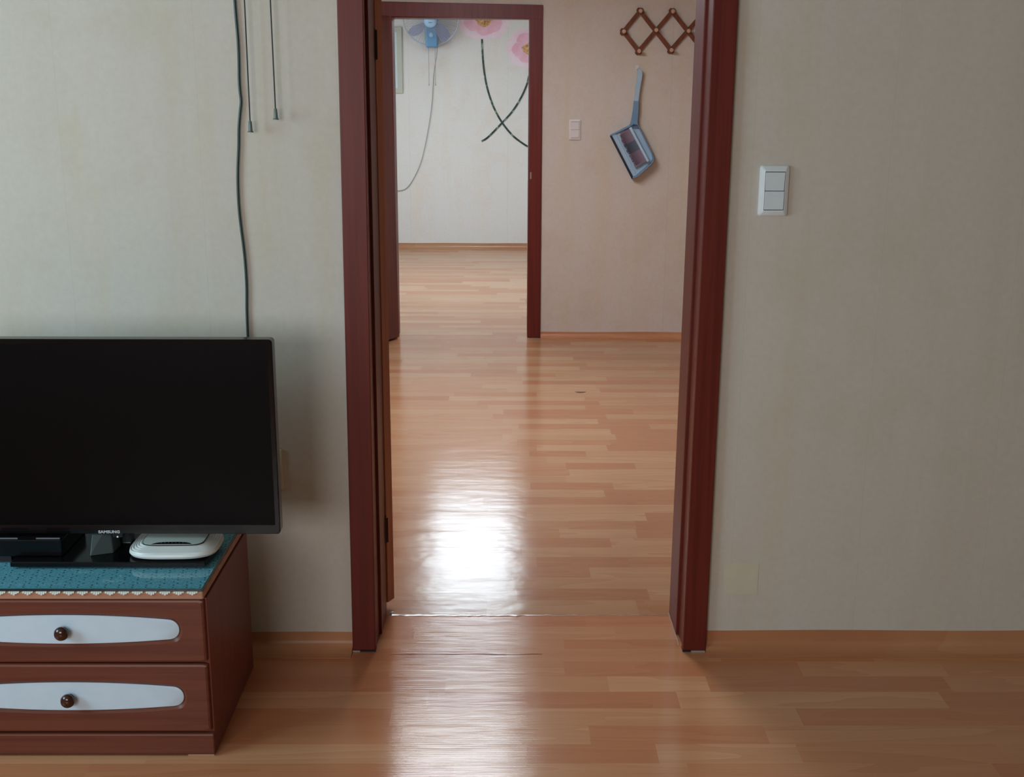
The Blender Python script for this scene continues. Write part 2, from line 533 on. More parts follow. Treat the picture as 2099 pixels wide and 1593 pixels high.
wall('wall_left', 'left wall of the near room with a window',
     [((XL - .12, YB, -.01), (XL, wy0, ZC)), ((XL - .12, wy1, -.01), (XL, YN0, ZC)), ((XL - .12, wy0, -.01), (XL, wy1, wz0)), ((XL - .12, wy0, wz1), (XL, wy1, ZC))], M['paper_near'])
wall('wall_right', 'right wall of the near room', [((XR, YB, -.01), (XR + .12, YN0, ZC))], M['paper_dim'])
wall('wall_rear', 'wall behind the viewer with an added window opening',
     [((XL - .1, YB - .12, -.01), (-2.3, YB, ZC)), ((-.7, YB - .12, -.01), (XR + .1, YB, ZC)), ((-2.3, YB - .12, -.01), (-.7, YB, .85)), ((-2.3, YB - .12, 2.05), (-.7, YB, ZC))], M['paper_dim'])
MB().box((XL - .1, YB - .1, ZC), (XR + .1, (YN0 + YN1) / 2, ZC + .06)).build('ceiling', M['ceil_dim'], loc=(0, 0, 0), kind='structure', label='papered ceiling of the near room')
MB().box((MXL - .3, (YN0 + YN1) / 2, ZC), (MXR + .1, (YM0 + YM1) / 2, ZC + .06)).build('ceiling', M['ceil'], loc=(0, 0, 0), kind='structure', label='ceiling of the middle room')
MB().box((FXL - .1, (YM0 + YM1) / 2, ZC), (FXR + .1, YF + .1, ZC + .06)).build('ceiling', M['ceil'], loc=(0, 0, 0), kind='structure', label='ceiling of the far room')

# near-room window, plus two unseen windows added around the fill lights
def window(name, a, b, axis, label):
    w = struct(name, label, ((a[0] + b[0]) / 2, (a[1] + b[1]) / 2, a[2]))
    t = 0.05
    fr = MB()
    if axis == 'x':
        x0, x1 = a[0], b[0]
        for y0, y1, z0, z1 in ((a[1], b[1], a[2], a[2] + t), (a[1], b[1], b[2] - t, b[2]), (a[1], a[1] + t, a[2] + t, b[2] - t), (b[1] - t, b[1], a[2] + t, b[2] - t), ((a[1] + b[1]) / 2 - t / 2, (a[1] + b[1]) / 2 + t / 2, a[2] + t, b[2] - t)):
            fr.box((x0, y0, z0), (x1, y1, z1))
        p = MB().box(((x0 + x1) / 2 - .002, a[1] + t, a[2] + t), ((x0 + x1) / 2 + .002, b[1] - t, b[2] - t))
    else:
        y0, y1 = a[1], b[1]
        for x0, x1, z0, z1 in ((a[0], b[0], a[2], a[2] + t), (a[0], b[0], b[2] - t, b[2]), (a[0], a[0] + t, a[2] + t, b[2] - t), (b[0] - t, b[0], a[2] + t, b[2] - t), ((a[0] + b[0]) / 2 - t / 2, (a[0] + b[0]) / 2 + t / 2, a[2] + t, b[2] - t)):
            fr.box((x0, y0, z0), (x1, y1, z1))
        p = MB().box((a[0] + t, (y0 + y1) / 2 - .002, a[2] + t), (b[0] - t, (y0 + y1) / 2 + .002, b[2] - t))
    fr.build('window_frame', M['alu'], w)
    p.build('pane', M['window_glass'], w)
    return w
window('window_1', (XL - .07, wy0, wz0), (XL - .03, wy1, wz1), 'x', 'window in the left wall of the near room')
window('fill_window_far', (FXL - .06, 8.45, .9), (FXL - .02, 10.15, 2.1), 'x', 'added unseen window for fill light in the left wall of the far room')
window('fill_window_rear', (-2.3, YB - .055, .85), (-.7, YB - .02, 2.05), 'y', 'added unseen window for fill light behind the viewer')

# ------------------------------------------------------------------ floors
def plank_mesh(bounds_list, z, name, mat, parent, kind=None):
    """one mesh of one or more planks; each = (x0,x1,y0,y1,tone)"""
    g = 0.00002
    vs, fs, cols = [], [], []
    for x0, x1, y0, y1, tone in bounds_list:
        n = len(vs)
        for zz in (z - .003, z):
            vs += [(x0 + g, y0 + g, zz), (x1 - g, y0 + g, zz), (x1 - g, y1 - g, zz), (x0 + g, y1 - g, zz)]
        fs += [tuple(n + i for i in f) for f in ((3, 2, 1, 0), (4, 5, 6, 7), (0, 1, 5, 4), (1, 2, 6, 5), (2, 3, 7, 6), (3, 0, 4, 7))]
        a, b = random.random(), random.random()
        cols += [tone, a, b, 1.0] * 8
    me = bpy.data.meshes.new(name)
    me.from_pydata(vs, [], fs)
    ca = me.color_attributes.new('plank', 'FLOAT_COLOR', 'POINT')
    ca.data.foreach_set('color', cols)
    me.materials.append(mat)
    ob = bpy.data.objects.new(name, me)
    COL.objects.link(ob)
    ob.parent = parent
    WL[ob] = Vector((0, 0, 0))
    if kind: ob['kind'] = kind
    return ob

def row_pieces(y0, y1, xa, xb, spec, lo=0.42, hi=0.85):
    """spec = (tones, inner bounds in x) read from the photograph, or None"""
    tone = lambda: random.choice((0.05, 0.2, 0.45, 0.6, 0.75, 0.9)) + random.uniform(-.05, .05)
    out = []
    if spec:
        tones, bs = spec
        L = bs[0] - random.uniform(lo, hi) if len(bs) else xa
        R = bs[-1] + random.uniform(lo, hi) if len(bs) else xb
        edges = [L] + list(bs) + [R]
        for i, tn in enumerate(tones):
            out.append([edges[i], edges[i + 1], tn])
        x = R
    else:
        x = xa - random.uniform(0, hi)
        L = x
    while x < xb:
        n = x + random.uniform(lo, hi)
        out.append([x, n, tone()]); x = n
    x = L
    while x > xa:
        n = x - random.uniform(lo, hi)
        out.append([n, x, tone()]); x = n
    res = []
    for a, b, tn in out:
        a, b = max(a, xa), min(b, xb)
        if b - a > 0.02:
            res.append((a, b, y0, y1, max(0, min(1, tn))))
    return sorted(res)

def fx(ymid_px, *xs):
    return [onz(x, ymid_px).x for x in xs]

floor_a = MB().box((XL, YB, -.03), (XR, YN0, -.004)).build('floor', M['screed'], loc=(0, 0, 0), kind='structure', label='near room floor of glossy wood-look planks')
near = {  # row index k: y from 2.298 + .08 k
    6: ((.55, .1, .45), fx(1340, 1473, 1783)),
    5: ((.55, .2, .12, .7, .45), fx(1371, 1157, 1345, 1640, 1935)),
    4: ((.1, .65, .9, .05, .55), fx(1404, 913, 1247, 1452, 1944)),
    3: ((.8, .08, .85, .05), fx(1437, 877, 1391, 1936)),
    2: ((.1, .75, .7, .12), fx(1472, 800, 1240, 1640)),
    1: ((.85, .2, .6), fx(1509, 1209, 1572)),
    0: ((.8, .15, .85, .4), fx(1548, 1080, 1348, 1640)),
}
rest = []
k = 6
while True:
    y0 = 2.298 + .08 * k
    if y0 < YB: break
    y1 = min(y0 + .08, YN0)
    ps = row_pieces(y0, y1, XL, XR, near.get(k))
    for p in ps:
        if k >= -1 and p[1] > -1.3 and p[0] < 1.8:
            plank_mesh([p], 0, 'plank', M['floor_near'], floor_a)
        else:
            rest.append(p)
    k -= 1
plank_mesh(rest, 0, 'plank_field', M['floor_near'], floor_a, 'stuff')
# threshold piece inside the doorway
thr = MB().box((OL, YN0, -.03), (OR, YN1 - .012, -.004)).build('floor', M['screed'], loc=(0, 0, 0), kind='structure', label='strip of flooring in the front doorway')
for (y0, y1, sp) in ((YN0, 2.905, ((.5, .2), fx(1325, 1157))), (2.905, 2.985, ((.15, .7, .6), fx(1295, 850, 1260))), (2.985, YN1 - .012, ((.1, .25), fx(1270, 1200)))):
    for p in row_pieces(y0, y1, OL, OR, sp):
        plank_mesh([p], 0, 'plank', M['floor_near'], thr)

floor_b = MB().box((MXL, YN1 - .012, -.03), (MXR, (YM0 + YM1) / 2, -.0035)).build('floor', M['screed'], loc=(0, 0, 0), kind='structure', label='middle room floor of shiny wood-look planks')
mid = {
    0: ((.7, .25), fx(1245, 1306)), 1: ((.7, .1, .75), fx(1221, 1060, 1330)), 2: ((.5, .65), fx(1195, 1100)),
    3: ((.15, .75), fx(1178, 1210)), 4: ((.5, .12, .15), fx(1156, 1100, 1290)), 5: ((.3, .7), fx(1134, 1070)),
    6: ((.7, .1, .7), fx(1114, 1020, 1252)), 7: ((.4, .8, .1), fx(1096, 1147, 1305)), 8: ((.5, .3, .1), fx(1077, 1165, 1303)),
    9: ((.2, .8, .1), fx(1060, 1080, 1324)), 10: ((.4, .7), fx(1043, 1000)), 11: ((.7, .15, .08), fx(1028, 990, 1237)),
    12: ((.3, .8, .08), fx(1012, 1040, 1239)), 13: ((.7, .1, .75), fx(997, 1087, 1257)), 14: ((.6, .8), fx(982, 1160)),
    15: ((.35, .85), fx(968, 1167)), 16: ((.7, .4, .08, .6), fx(956, 1060, 1160, 1302)), 17: ((.6, .8), fx(943, 1120)),
    18: ((.6, .15, .7), fx(930, 1085, 1201)), 19: ((.4, .85, .08), fx(918, 1100, 1244)), 20: ((.7, .3, .1), fx(906, 1060, 1250)),
    21: ((.4, .75, .1), fx(895, 1030, 1262)), 22: ((.5, .8), fx(884, 1050)), 23: ((.7, .12, .6), fx(873, 1063, 1331)),
    24: ((.5, .85, .12), fx(863, 1030, 1225)), 25: ((.5, .15, .7), fx(853, 1010, 1242)), 27: ((.4, .75, .3), fx(838, 1000, 1200)),
    30: ((.6, .2, .7), fx(812, 930, 1100)), 31: ((.5, .8, .25), fx(802, 1040, 1230)), 34: ((.6, .8, .25), fx(782, 1070, 1245)),
    37: ((.4, .9, .2), fx(762, 1060, 1190)), 38: ((.5, .2, .6), fx(753, 1000, 1205)), 42: ((.5, .2, .7), fx(728, 1010, 1240)),
}
rest = []
k = 0
while True:
    y0 = 3.076 + .0826 * k
    if y0 > 7.08: break
    y1 = min(y0 + .0826, (YM0 + YM1) / 2)
    if k == 0: y0 = YN1 - .012
    for p in row_pieces(y0, y1, MXL, MXR, mid.get(k)):
        if k <= 26 and p[1] > -.75 and p[0] < .85:
            plank_mesh([p], 0.0006, 'plank', M['floor_mid'], floor_b)
        else:
            rest.append(p)
    k += 1
plank_mesh(rest, 0.0006, 'plank_field', M['floor_mid'], floor_b, 'stuff')
floor_c = MB().box((FXL, (YM0 + YM1) / 2, -.03), (FXR, YF, -.0045)).build('floor', M['screed'], loc=(0, 0, 0), kind='structure', label='far room floor of wood-look planks tinted paler for sheen')
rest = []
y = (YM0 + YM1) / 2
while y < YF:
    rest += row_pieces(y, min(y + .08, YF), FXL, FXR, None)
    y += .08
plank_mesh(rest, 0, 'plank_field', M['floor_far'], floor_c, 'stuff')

# baseboards: the vinyl turned up the wall in a soft cove
def cove(name, x0, x1, yw, h, mat, label, hump=None):
    prof = [(-.055, .0012)] + [(-.048 + .046 * math.sin(a), .0012 + .026 * (1 - math.cos(a))) for a in [math.pi / 2 * i / 8 for i in range(1, 9)]] + [(-.0018, h)]
    back = [(-.0002, h), (-.0002, -.002), (-.055, -.002)]
    poly = [(yw + a, b) for a, b in prof + back]
    n = 24
    xs = [x0 + (x1 - x0) * i / n for i in range(n + 1)]
    me = MB()
    me.rings([[(x, py, pz + (0.0012 * math.sin(x * 9) if pz >= h - 1e-6 else 0)) for py, pz in poly] for x in xs])
    ob = me.build(name, mat, loc=(0, 0, 0), kind='structure', label=label, smooth=50)
    cols = []
    seg, tones = [], []
    for v in ob.data.vertices:
        t = 0.12 if math.sin(v.co.x * 3.1) > -.2 else 0.45
        cols += [t, .3, .7, 1]
    ca = ob.data.color_attributes.new('plank', 'FLOAT_COLOR', 'POINT')
    ca.data.foreach_set('color', cols)
    return ob
cove('baseboard_left', XL, cas_l_out[0].x - .001, YN0, .048, M['cove'], 'turned-up vinyl skirting left of the front doorway')
cove('baseboard_right', cas_r_out[0].x + .001, XR, YN0, .054, M['cove'], 'turned-up vinyl skirting right of the front doorway')
cove('baseboard_middle', .2345, MXR, YM0, .036, M['cove'], 'turned-up vinyl skirting of the middle room')
cove('baseboard_middle_left', MXL, -.74, YM0, .036, M['cove'], 'turned-up vinyl skirting left of the second doorway')
cove('baseboard_back', FXL, FXR, YF, .052, M['floor_far'], 'turned-up vinyl skirting of the far wall')

# ------------------------------------------------------------------ doorway 1
d1 = struct('door_1', 'red-brown front doorway frame with its leaf folded back', (0.08, 2.9, 0))
def strip(pl, pr, z0, z1, y0, y1):
    b = MB()
    return b.prism_y([(col_x(pl, z0), z0), (col_x(pr, z0), z0), (col_x(pr, z1), z1), (col_x(pl, z1), z1)], y0, y1)
strip(cas_l_out, cas_l_in, .004, HEAD1 + .05, 2.833, YN0 + .001).build('casing', M['film'], d1, bevel=.002)
strip(cas_r_in, cas_r_out, .004, HEAD1 + .05, 2.833, YN0 + .001).build('casing', M['film'], d1, bevel=.002)
MB().prism_y([(col_x(cas_l_out, 1.9), HEAD1 - .02), (col_x(cas_r_out, 1.9), HEAD1 - .02), (col_x(cas_r_out, 1.9), HEAD1 + .055), (col_x(cas_l_out, 1.9), HEAD1 + .055)], 2.8325, YN0 + .001).build('casing', M['film'], d1, bevel=.002)
jl, jr = cas_l_in, [Vector((p.x - .004, p.y, p.z)) for p in cas_r_in]
jl = [ony(793, 1262, YN1), ony(766, 0, YN1)]
jr = [ony(1371, 1262, YN1), ony(1427, 0, YN1)]
cil = [Vector((OL, 0, 0)), Vector((OL, 0, 2))]
cir = [Vector((OR, 0, 0)), Vector((OR, 0, 2))]
shift = lambda pr_, d: [Vector((p.x + d, p.y, p.z)) for p in pr_]
YG = 2.935
strip(cil, shift(jl, -.007), .001, HEAD1, YN0 - .0005, YG).build('jamb', M['film'], d1, bevel=.001)
strip(cil, jl, .001, HEAD1, YG, YN1).build('door_stop', M['film'], d1, bevel=.002)
strip(shift(jr, .007), cir, .001, HEAD1, YN0 - .0005, YG).build('jamb', M['film'], d1, bevel=.001)
strip(jr, cir, .001, HEAD1, YG, YN1).build('door_stop', M['film'], d1, bevel=.002)
MB().box((OL, YN0, HEAD1 - .03), (OR, YN1, HEAD1 + .02)).build('jamb', M['film'], d1, bevel=.0015)
# folded-back leaf
hx, hy = onz(795, 1235, .027).x + .001, 3.083
ang = math.radians(153)
dv = Vector((math.cos(ang), math.sin(ang), 0)); nv = Vector((math.sin(ang), -math.cos(ang), 0))  # nv: face that was towards the near room
A0 = Vector((hx, hy, 0))
T = .034
B0 = A0 + nv * T      # front-facing corner of the hinge edge
def leafbox(a, b, z0, z1):
    c = b + dv * .80; d = a + dv * .80
    return MB().hexa([(p.x, p.y, z0) for p in (a, b, c, d)], [(p.x, p.y, z1) for p in (a, b, c, d)])
leaf = leafbox(A0, B0, .027, 1.895).build('door_leaf', M['film_edge'], d1, bevel=.0015)
for zc in (1.548, .25):
    hb = MB()
    hb.tube([(hx - .004, 3.074, zc - .04), (hx - .004, 3.074, zc + .04)], .0055, 12)
    hb.box((hx - .008, 3.0712, zc - .036), (hx + .006, 3.0722, zc + .036))
    hb.build('hinge', M['hinge'], leaf)
kx = A0 + dv * .74 + nv * T
kb = MB().lathe((kx.x, kx.y, .98), (nv.x, nv.y, 0), [(.012, 0), (.012, .012), (.009, .02), (.024, .035), (.026, .05), (.018, .062), (0, .064)])
kb.build('knob', M['steel'], leaf, smooth=True)
# sealant and gaps at the feet of the frame
sb = MB()
sb.box((cas_l_out[0].x, 2.829, .0005), (cas_l_out[0].x + .02, 2.8335, .004)); sb.build('sealant_or_glint', M['caulk'], d1)
MB().box((cas_l_out[0].x + .020, 2.8315, .0002), (cas_l_in[0].x, 2.86, .0042)).build('floor_gap', M['lip'], d1)
MB().box((cas_r_in[0].x, 2.8315, .0002), (cas_r_in[0].x + .022, 2.86, .0042)).build('floor_gap', M['lip'], d1)
MB().box((cas_r_in[0].x + .022, 2.829, .0005), (cas_r_out[0].x - .002, 2.8335, .004)).build('sealant_or_glint', M['caulk'], d1)
sb = MB()
xj = col_x(jr, 0)
sb.tube([(xj - .001, y, .0015 + .001 * math.sin(y * 120)) for y in [YN0 + .02 + .2 * i / 14 for i in range(15)]], .0014, 6)
sb.build('sealant_or_glint', M['caulk'], d1)

# raised seam between the threshold piece and the middle sheet
pts = []
rs = []
for i in range(90):
    x = onz(803, 1262).x + (onz(1368, 1262).x - onz(803, 1262).x) * i / 89
    pts.append((x, YN1 - .013 + .0012 * math.sin(i * .9) + random.uniform(-.0008, .0008), .0002))
    rs.append(max(.0004, (.0040 if i < 42 else .0022 if i < 52 else .0008) * (.5 + .6 * random.random()) + .0003 * math.sin(i * .35)))
t = NT('glossy_seam'); t.set(Roughness=.34); t.p.inputs['Specular IOR Level'].default_value = 1.0; t.p.inputs['Coat Weight'].default_value = 1.0; t.p.inputs['Coat Roughness'].default_value = .3; t.p.inputs['Base Color'].default_value = srgb(176, 130, 100)
sm = MB().tube(pts, [r * 1.9 for r in rs], 10)
for p in sm.v: p.z = .0004 + (p.z - .0002) * .32
seam = sm.build('trim_1', t.m, loc=(0, 0, 0), kind='structure', smooth=True, label='glossy raised seam across the front doorway floor')
cb = MB()
pts = [onz(xx, 1341.5 + .6 * math.sin(xx * .05), .0002) for xx in range(800, 1120, 12)]
cb.tube([(p.x, p.y, .0002) for p in pts], [.0003 + .0006 * abs(math.sin(i * .45)) ** 3 for i in range(len(pts))], 5)
cb.build('trim_2', M['rackdark'], loc=(0, 0, 0), kind='structure', label='dark crack between floor sheets before the doorway')
gb = onz(803, 1257)
MB().lathe((gb.x, gb.y, 0), (0, 0, 1), [(.0075, 0), (.0070, .002), (.0045, .0038), (0, .0044)], 10).build('sealant_or_glint', M['glint_w'], d1, smooth=True)  # glint at the doorway corner, modelled as a white blob
# scuff in the middle room floor
sc = onz(1190, 804)
mb = MB()
n = 14
ring = [(sc.x + .028 * math.cos(a), sc.y + .012 * math.sin(a) + .012 * math.cos(a) ** 2 - .006, .0010) for a in [2 * math.pi * i / n for i in range(n)]]
mb.rings([[(x, y, .0002) for x, y, z in ring], ring])
mb.build('scuff_mark', M['rackdark'], floor_b)
# wallpaper patch low on the right wall
a, b = ony(1486, 1155, YN0), ony(1552, 1217, YN0)
MB().box((a.x, YN0 - .0006, b.z), (b.x, YN0 + .0005, a.z)).build('wallpaper_patch', M['patch'], nb)

# ------------------------------------------------------------------ doorway 2
Y2 = 6.995
d2 = struct('door_2', 'red-brown second doorway frame with an open leaf', (-.25, 7.05, 0))
c2r_in = [ony(1083, 692, Y2), ony(1086.5, 38, Y2)]
c2r_out = [ony(1107.5, 692, Y2), ony(1113, 8, Y2)]
def s2(pl, pr, z0, z1, y0, y1):
    return MB().prism_y([(col_x(pl, z0), z0), (col_x(pr, z0), z0), (col_x(pr, z1), z1), (col_x(pl, z1), z1)], y0, y1)
s2(c2r_in, c2r_out, .004, 1.90, Y2, YM0 + .001).build('casing', M['film'], d2, bevel=.002)
j2 = [ony(1080.5, 692, YM0 + .002), ony(1085, 38, YM0 + .002)]
s2(j2, [Vector((OR2 + .001, 0, 0)), Vector((OR2 + .001, 0, 2))], .001, 1.90, YM0 - .001, YM1).build('jamb', M['film'], d2)
hl = ony(797, 34, Y2); hr = ony(1086, 39, Y2); tl = ony(770, 2.5, Y2); tr = ony(1113, 10, Y2)
MB().prism_y([(hl.x - .075, hl.z + .001), (hr.x, hr.z), (tr.x - .0, hr.z), (tr.x, tr.z), (tl.x, tl.z)], Y2 - .0005, YM0 + .001).build('casing', M['film'], d2, bevel=.002)
MB().box((OL2, YM0 - .001, 1.862), (OR2, YM1, 1.892)).build('jamb', M['film'], d2)
lx = ony(816, 690, Y2).x
MB().box((lx - .075, Y2, .004), (lx - .002, YM0 + .001, 1.87)).build('casing', M['film'], d2, bevel=.002)
MB().box((OL2, YM0 - .001, .001), (lx - .001, YM1, 1.87)).build('jamb', M['film'], d2)
MB().box((j2[0].x - .0015, 7.05, .94), (j2[0].x + .001, 7.075, 1.005)).build('strike_plate', M['steel'], d2)
sp_ = ony(1086.6, 353, Y2); sq_ = ony(1090.6, 367, Y2)
MB().box((sp_.x, Y2 - .0012, sq_.z), (sq_.x - .004, Y2 + .001, sp_.z)).build('strike_plate', M['steel'], d2, bevel=.0005)
# open leaf, its broad face turned to the doorway
pa, pb = onz(815.5, 697, .012), onz(795, 704, .012)
hz = ony(797.5, 34, 6.93)
dl = (pb - pa); dl.z = 0; dl.normalize()
nl = Vector((dl.y, -dl.x, 0))
if nl.x < 0: nl = -nl
pa = Vector((pa.x, Y2 - .025, 0))
pt = Vector((hz.x, Y2 - .025, 0))
L = .80
lo = [pa, pa + dl * L, pa + dl * L - nl * T, pa - nl * T]
dx = pt.x - pa.x
hi = [p + Vector((dx, 0, 0)) for p in lo]
lf2 = MB().hexa([(p.x, p.y, .012) for p in lo], [(p.x, p.y, 1.868) for p in hi]).build('door_leaf', M['film_leaf'], d2, bevel=.0015)
best = None
for k_ in range(400):
    q_ = pa + dl * (.8 * k_ / 400) + Vector((dx * .6, 0, 0)); d_ = Vector((q_.x, q_.y, 1.05)) - CAM
    xx_ = 1049.5 + F * d_.dot(RR) / d_.dot(fw)
    if best is None or abs(xx_ - 785) < best[0]: best = (abs(xx_ - 785), q_.copy())
q_ = best[1]; zz_ = ony(785, 325, q_.y).z
MB().lathe((q_.x, q_.y, zz_), (nl.x, nl.y, 0), [(.007, 0), (.007, .004), (.004, .008), (0, .009)], 12).build('catch', M['white'], lf2, smooth=True)
mk = pa + dl * .73 + Vector((dx * .5, 0, 0))
MB().lathe((mk.x, mk.y, 1.0), (nl.x, nl.y, 0), [(.012, 0), (.012, .012), (.009, .02), (.024, .035), (.026, .05), (.018, .062), (0, .064)]).build('knob', M['steel'], lf2, smooth=True)

# ------------------------------------------------------------------ ceiling lamps
def lamp(x, y, sx, sy, mat, label, name='ceiling_lamp'):
    t = thing(name, label, 'lamp', (x, y, ZC))
    MB().box((x - sx / 2 - .02, y - sy / 2 - .02, ZC - .03), (x + sx / 2 + .02, y + sy / 2 + .02, ZC - .001)).build('lamp_base', M['white'], t, bevel=.01)
    MB().box((x - sx / 2, y - sy / 2, ZC - .075), (x + sx / 2, y + sy / 2, ZC - .030)).build('diffuser', mat, t, bevel=.02, seg=3)
    return t
lamp(-.23, 5.04, .6, 1.3, M['lamp_mid'], 'rectangular white ceiling lamp of the middle room')
lamp(-.24, 8.93, .66, 1.75, M['lamp_far'], 'long white ceiling lamp of the far room, mirrored in the floor')

# ------------------------------------------------------------------ TV stand
SX1, SX0 = -.634, -1.862      # right and left sides
SF, SBK = 2.329, 2.745        # front and back
ZT = .393
stand = thing('tv_stand', 'low cherry-brown television stand with white-inlaid drawers', 'cabinet', ((SX0 + SX1) / 2, 2.53, 0))
MB().box((SX1 - .020, SF + .012, .001), (SX1, SBK, ZT - .020)).build('side_panel', M['stand_side'], stand, bevel=.0012)
MB().box((SX0, SF + .012, .001), (SX0 + .020, SBK, ZT - .020)).build('side_panel', M['stand_side'], stand, bevel=.0012)
xm = -.943 * 2 - (SX1 - .003) # left edge of the first drawer column
MB().box((xm - .02, SF + .02, .055), (xm + .0, SBK - .01, ZT - .020)).build('divider', M['stand'], stand)
MB().box((SX0 + .02, SBK - .008, .012), (SX1 - .020, SBK - .001, ZT - .02)).build('back_panel', M['stand_side'], stand)
MB().box((SX0 - .004, SF - .002, ZT - .0185), (SX1 - .003, SBK, ZT)).build('top_slab', M['slab'], stand, bevel=.004, seg=3)
MB().box((SX0 - .002, SF - .002, .004), (SX1 + .001, SF + .018, .0545)).build('plinth', M['stand'], stand, bevel=.003)
MB().box((SX1 - .060, SF + .002, 0), (SX1 - .002, SF + .0115, .0042)).build('foot_pad', M['pad'], stand)
MB().box((SX0 + .004, SF + .002, 0), (SX0 + .06, SF + .0115, .0042)).build('foot_pad', M['pad'], stand)
MB().box((SX1 - .080, SBK - .06, 0), (SX1 - .022, SBK - .010, .0125)).build('foot_pad', M['pad'], stand)
MB().box((SX0 + .024, SBK - .06, 0), (SX0 + .08, SBK - .010, .0125)).build('foot_pad', M['pad'], stand)

def lens(cx, cz, hw, hh, he, n=60):
    """flat lens with blunt rounded ends"""
    pts = []
    for side in (1, -1):
        seq = []
        for i in range(n + 1):
            u = -1 + 2 * i / n
            x = math.sin(u * math.pi / 2) * hw
            h = hh - (hh - he) * (x / hw) ** 2
            # superelliptic rounding at the very ends
            r = .022
            e = max(0, abs(x) - (hw - r)) / r
            h *= (max(0, 1 - e ** 2.2)) ** (1 / 2.2)
            seq.append((cx + x, cz + side * max(h, 1e-5)))
        pts += seq if side == 1 else seq[::-1][1:-1]
    return pts
def drawer(x0, x1, z0, z1, cx):
    cz = (z0 + z1) / 2
    hw, hh, he = .248, .0335, .021
    dz = .003
    out = lens(cx, cz + dz, hw + .006, hh + .0045, he + .0045)
    inn = lens(cx, cz + dz, hw, hh, he)
    def onrect(p):
        dx, dz_ = p[0] - cx, p[1] - cz
        xi0, xi1, zi0, zi1 = x0 + .006, x1 - .006, z0 + .006, z1 - .006
        # map along normalised coordinates
        sx = dx / (hw + .006); sz = dz_ / (hh + .006)
        m_ = max(abs(sx), abs(sz), 1e-6)
        sx, sz = sx / m_, sz / m_
        return (cx + (sx * (xi1 - cx) if sx > 0 else -sx * (xi0 - cx)), cz + (sz * (zi1 - cz) if sz > 0 else -sz * (zi0 - cz)))
    b = MB()
    R1 = [onrect(p) for p in out]
    ex = lambda p, d: (p[0] + (d if p[0] > cx else -d) * (1 if abs(abs(p[0] - cx) - ((x1 - .006 - cx) if p[0] > cx else (cx - x0 - .006))) < 1e-4 else abs(p[0] - cx) / (x1 - cx)),
                       p[1] + (d if p[1] > cz else -d) * (1 if abs(abs(p[1] - cz) - (z1 - .006 - cz)) < 1e-4 else abs(p[1] - cz) / (z1 - cz)))
    R2 = [ex(p, .004) for p in R1]
    R3 = [ex(p, .0055) for p in R1]
    yf = SF
    b.rings([[(p[0], yf + .0065, p[1]) for p in inn],
             [(p[0], yf + .0015, p[1]) for p in out],
             [(p[0], yf, p[1]) for p in [(q[0] + (r[0] - q[0]) * .04, q[1] + (r[1] - q[1]) * .04) for q, r in zip(out, R1)]],
             [(p[0], yf, p[1]) for p in R1],
             [(p[0], yf + .0015, p[1]) for p in R2],
             [(p[0], yf + .006, p[1]) for p in R3],
             [(p[0], yf + .020, p[1]) for p in R3]])
    d = b.build('drawer', M['stand'], stand, smooth=9)
    ib = MB()
    i2 = lens(cx, cz + dz, hw - .002, hh - .001, he - .001)
    ib.rings([[(p[0], yf + .007, p[1]) for p in inn], [(p[0], yf + .0042, p[1]) for p in inn], [(p[0], yf + .0032, p[1]) for p in i2]])
    ib.build('inlay', M['inlay'], d, smooth=30, label='white lens-shaped drawer inlay')
    MB().lathe((cx, yf + .004, cz + .001), (0, -1, 0), [(.009, 0), (.0070, .004), (.0075, .007), (.012, .009), (.0152, .014), (.0155, .018), (.0135, .023), (.008, .0265), (0, .0275)], 28).build('knob', M['knob'], d, smooth=True)
    db = MB().box((x0 + .01, yf + .0205, z0 + .01), (x1 - .01, SBK - .03, z1 - .02))
    db.build('drawer_box', M['stand'], d)
for (x0, x1, cx) in ((xm + .002, SX1 - .004, -.943), (SX0 + .004, xm - .002, (SX0 + xm) / 2)):
    drawer(x0, x1, .2255, .3735, cx)
    drawer(x0, x1, .0585, .2225, cx)

# lace cloth and glass plate
lace = MB().box((SX0 + .003, SF + .002, ZT + .0001), (SX1 - .008, SBK - .004, ZT + .0009)).build('lace_cloth', M['lace'], loc=(SX1, SF, ZT))
tag(lace, 'white lace cloth with scalloped edge under the glass on the television stand', 'cloth')
eb = MB()
x = SX1 - .012
yy = SF - .0042
while x > SX0 + .02:
    w = .0275
    # a fan of five picots hanging over the edge
    for j in range(5):
        cx = x - w / 2 + (j - 2) * .0046
        h = (.0004, .0028, .0050, .0028, .0004)[j] + random.uniform(-.0005, .0005)
        pts = [(cx - .0024, yy + .0046, ZT + .0010), (cx + .0024, yy + .0046, ZT + .0010), (cx + .0024, yy - .0004, ZT - .0002), (cx + .0026, yy - .0006, ZT - h), (cx + .0014, yy - .0006, ZT - h - .0018), (cx - .0014, yy - .0006, ZT - h - .0018), (cx - .0026, yy - .0006, ZT - h), (cx - .0024, yy - .0004, ZT - .0002)]
        bk = [(p[0], p[1] + .0007, p[2]) for p in pts]
        eb.rings([pts, bk])
    x -= .0292
eb.build('lace_edging', M['lace_edge'], lace)
GZ0, GZ = ZT + .0012, ZT + .0064
gt = thing('glass_top', 'teal-tinted glass plate covering the lace on the television stand', 'glass plate', ((SX0 + SX1) / 2, 2.53, GZ0))
gx0, gx1, gy0, gy1 = SX0 + .002, SX1 - .006, SF - .001, SBK - .002
MB().add([(gx0, gy0, GZ), (gx1, gy0, GZ), (gx1, gy1, GZ), (gx0, gy1, GZ)], [(0, 1, 2, 3)]).build('glass_sheet', M['glass'], gt)
g = MB()
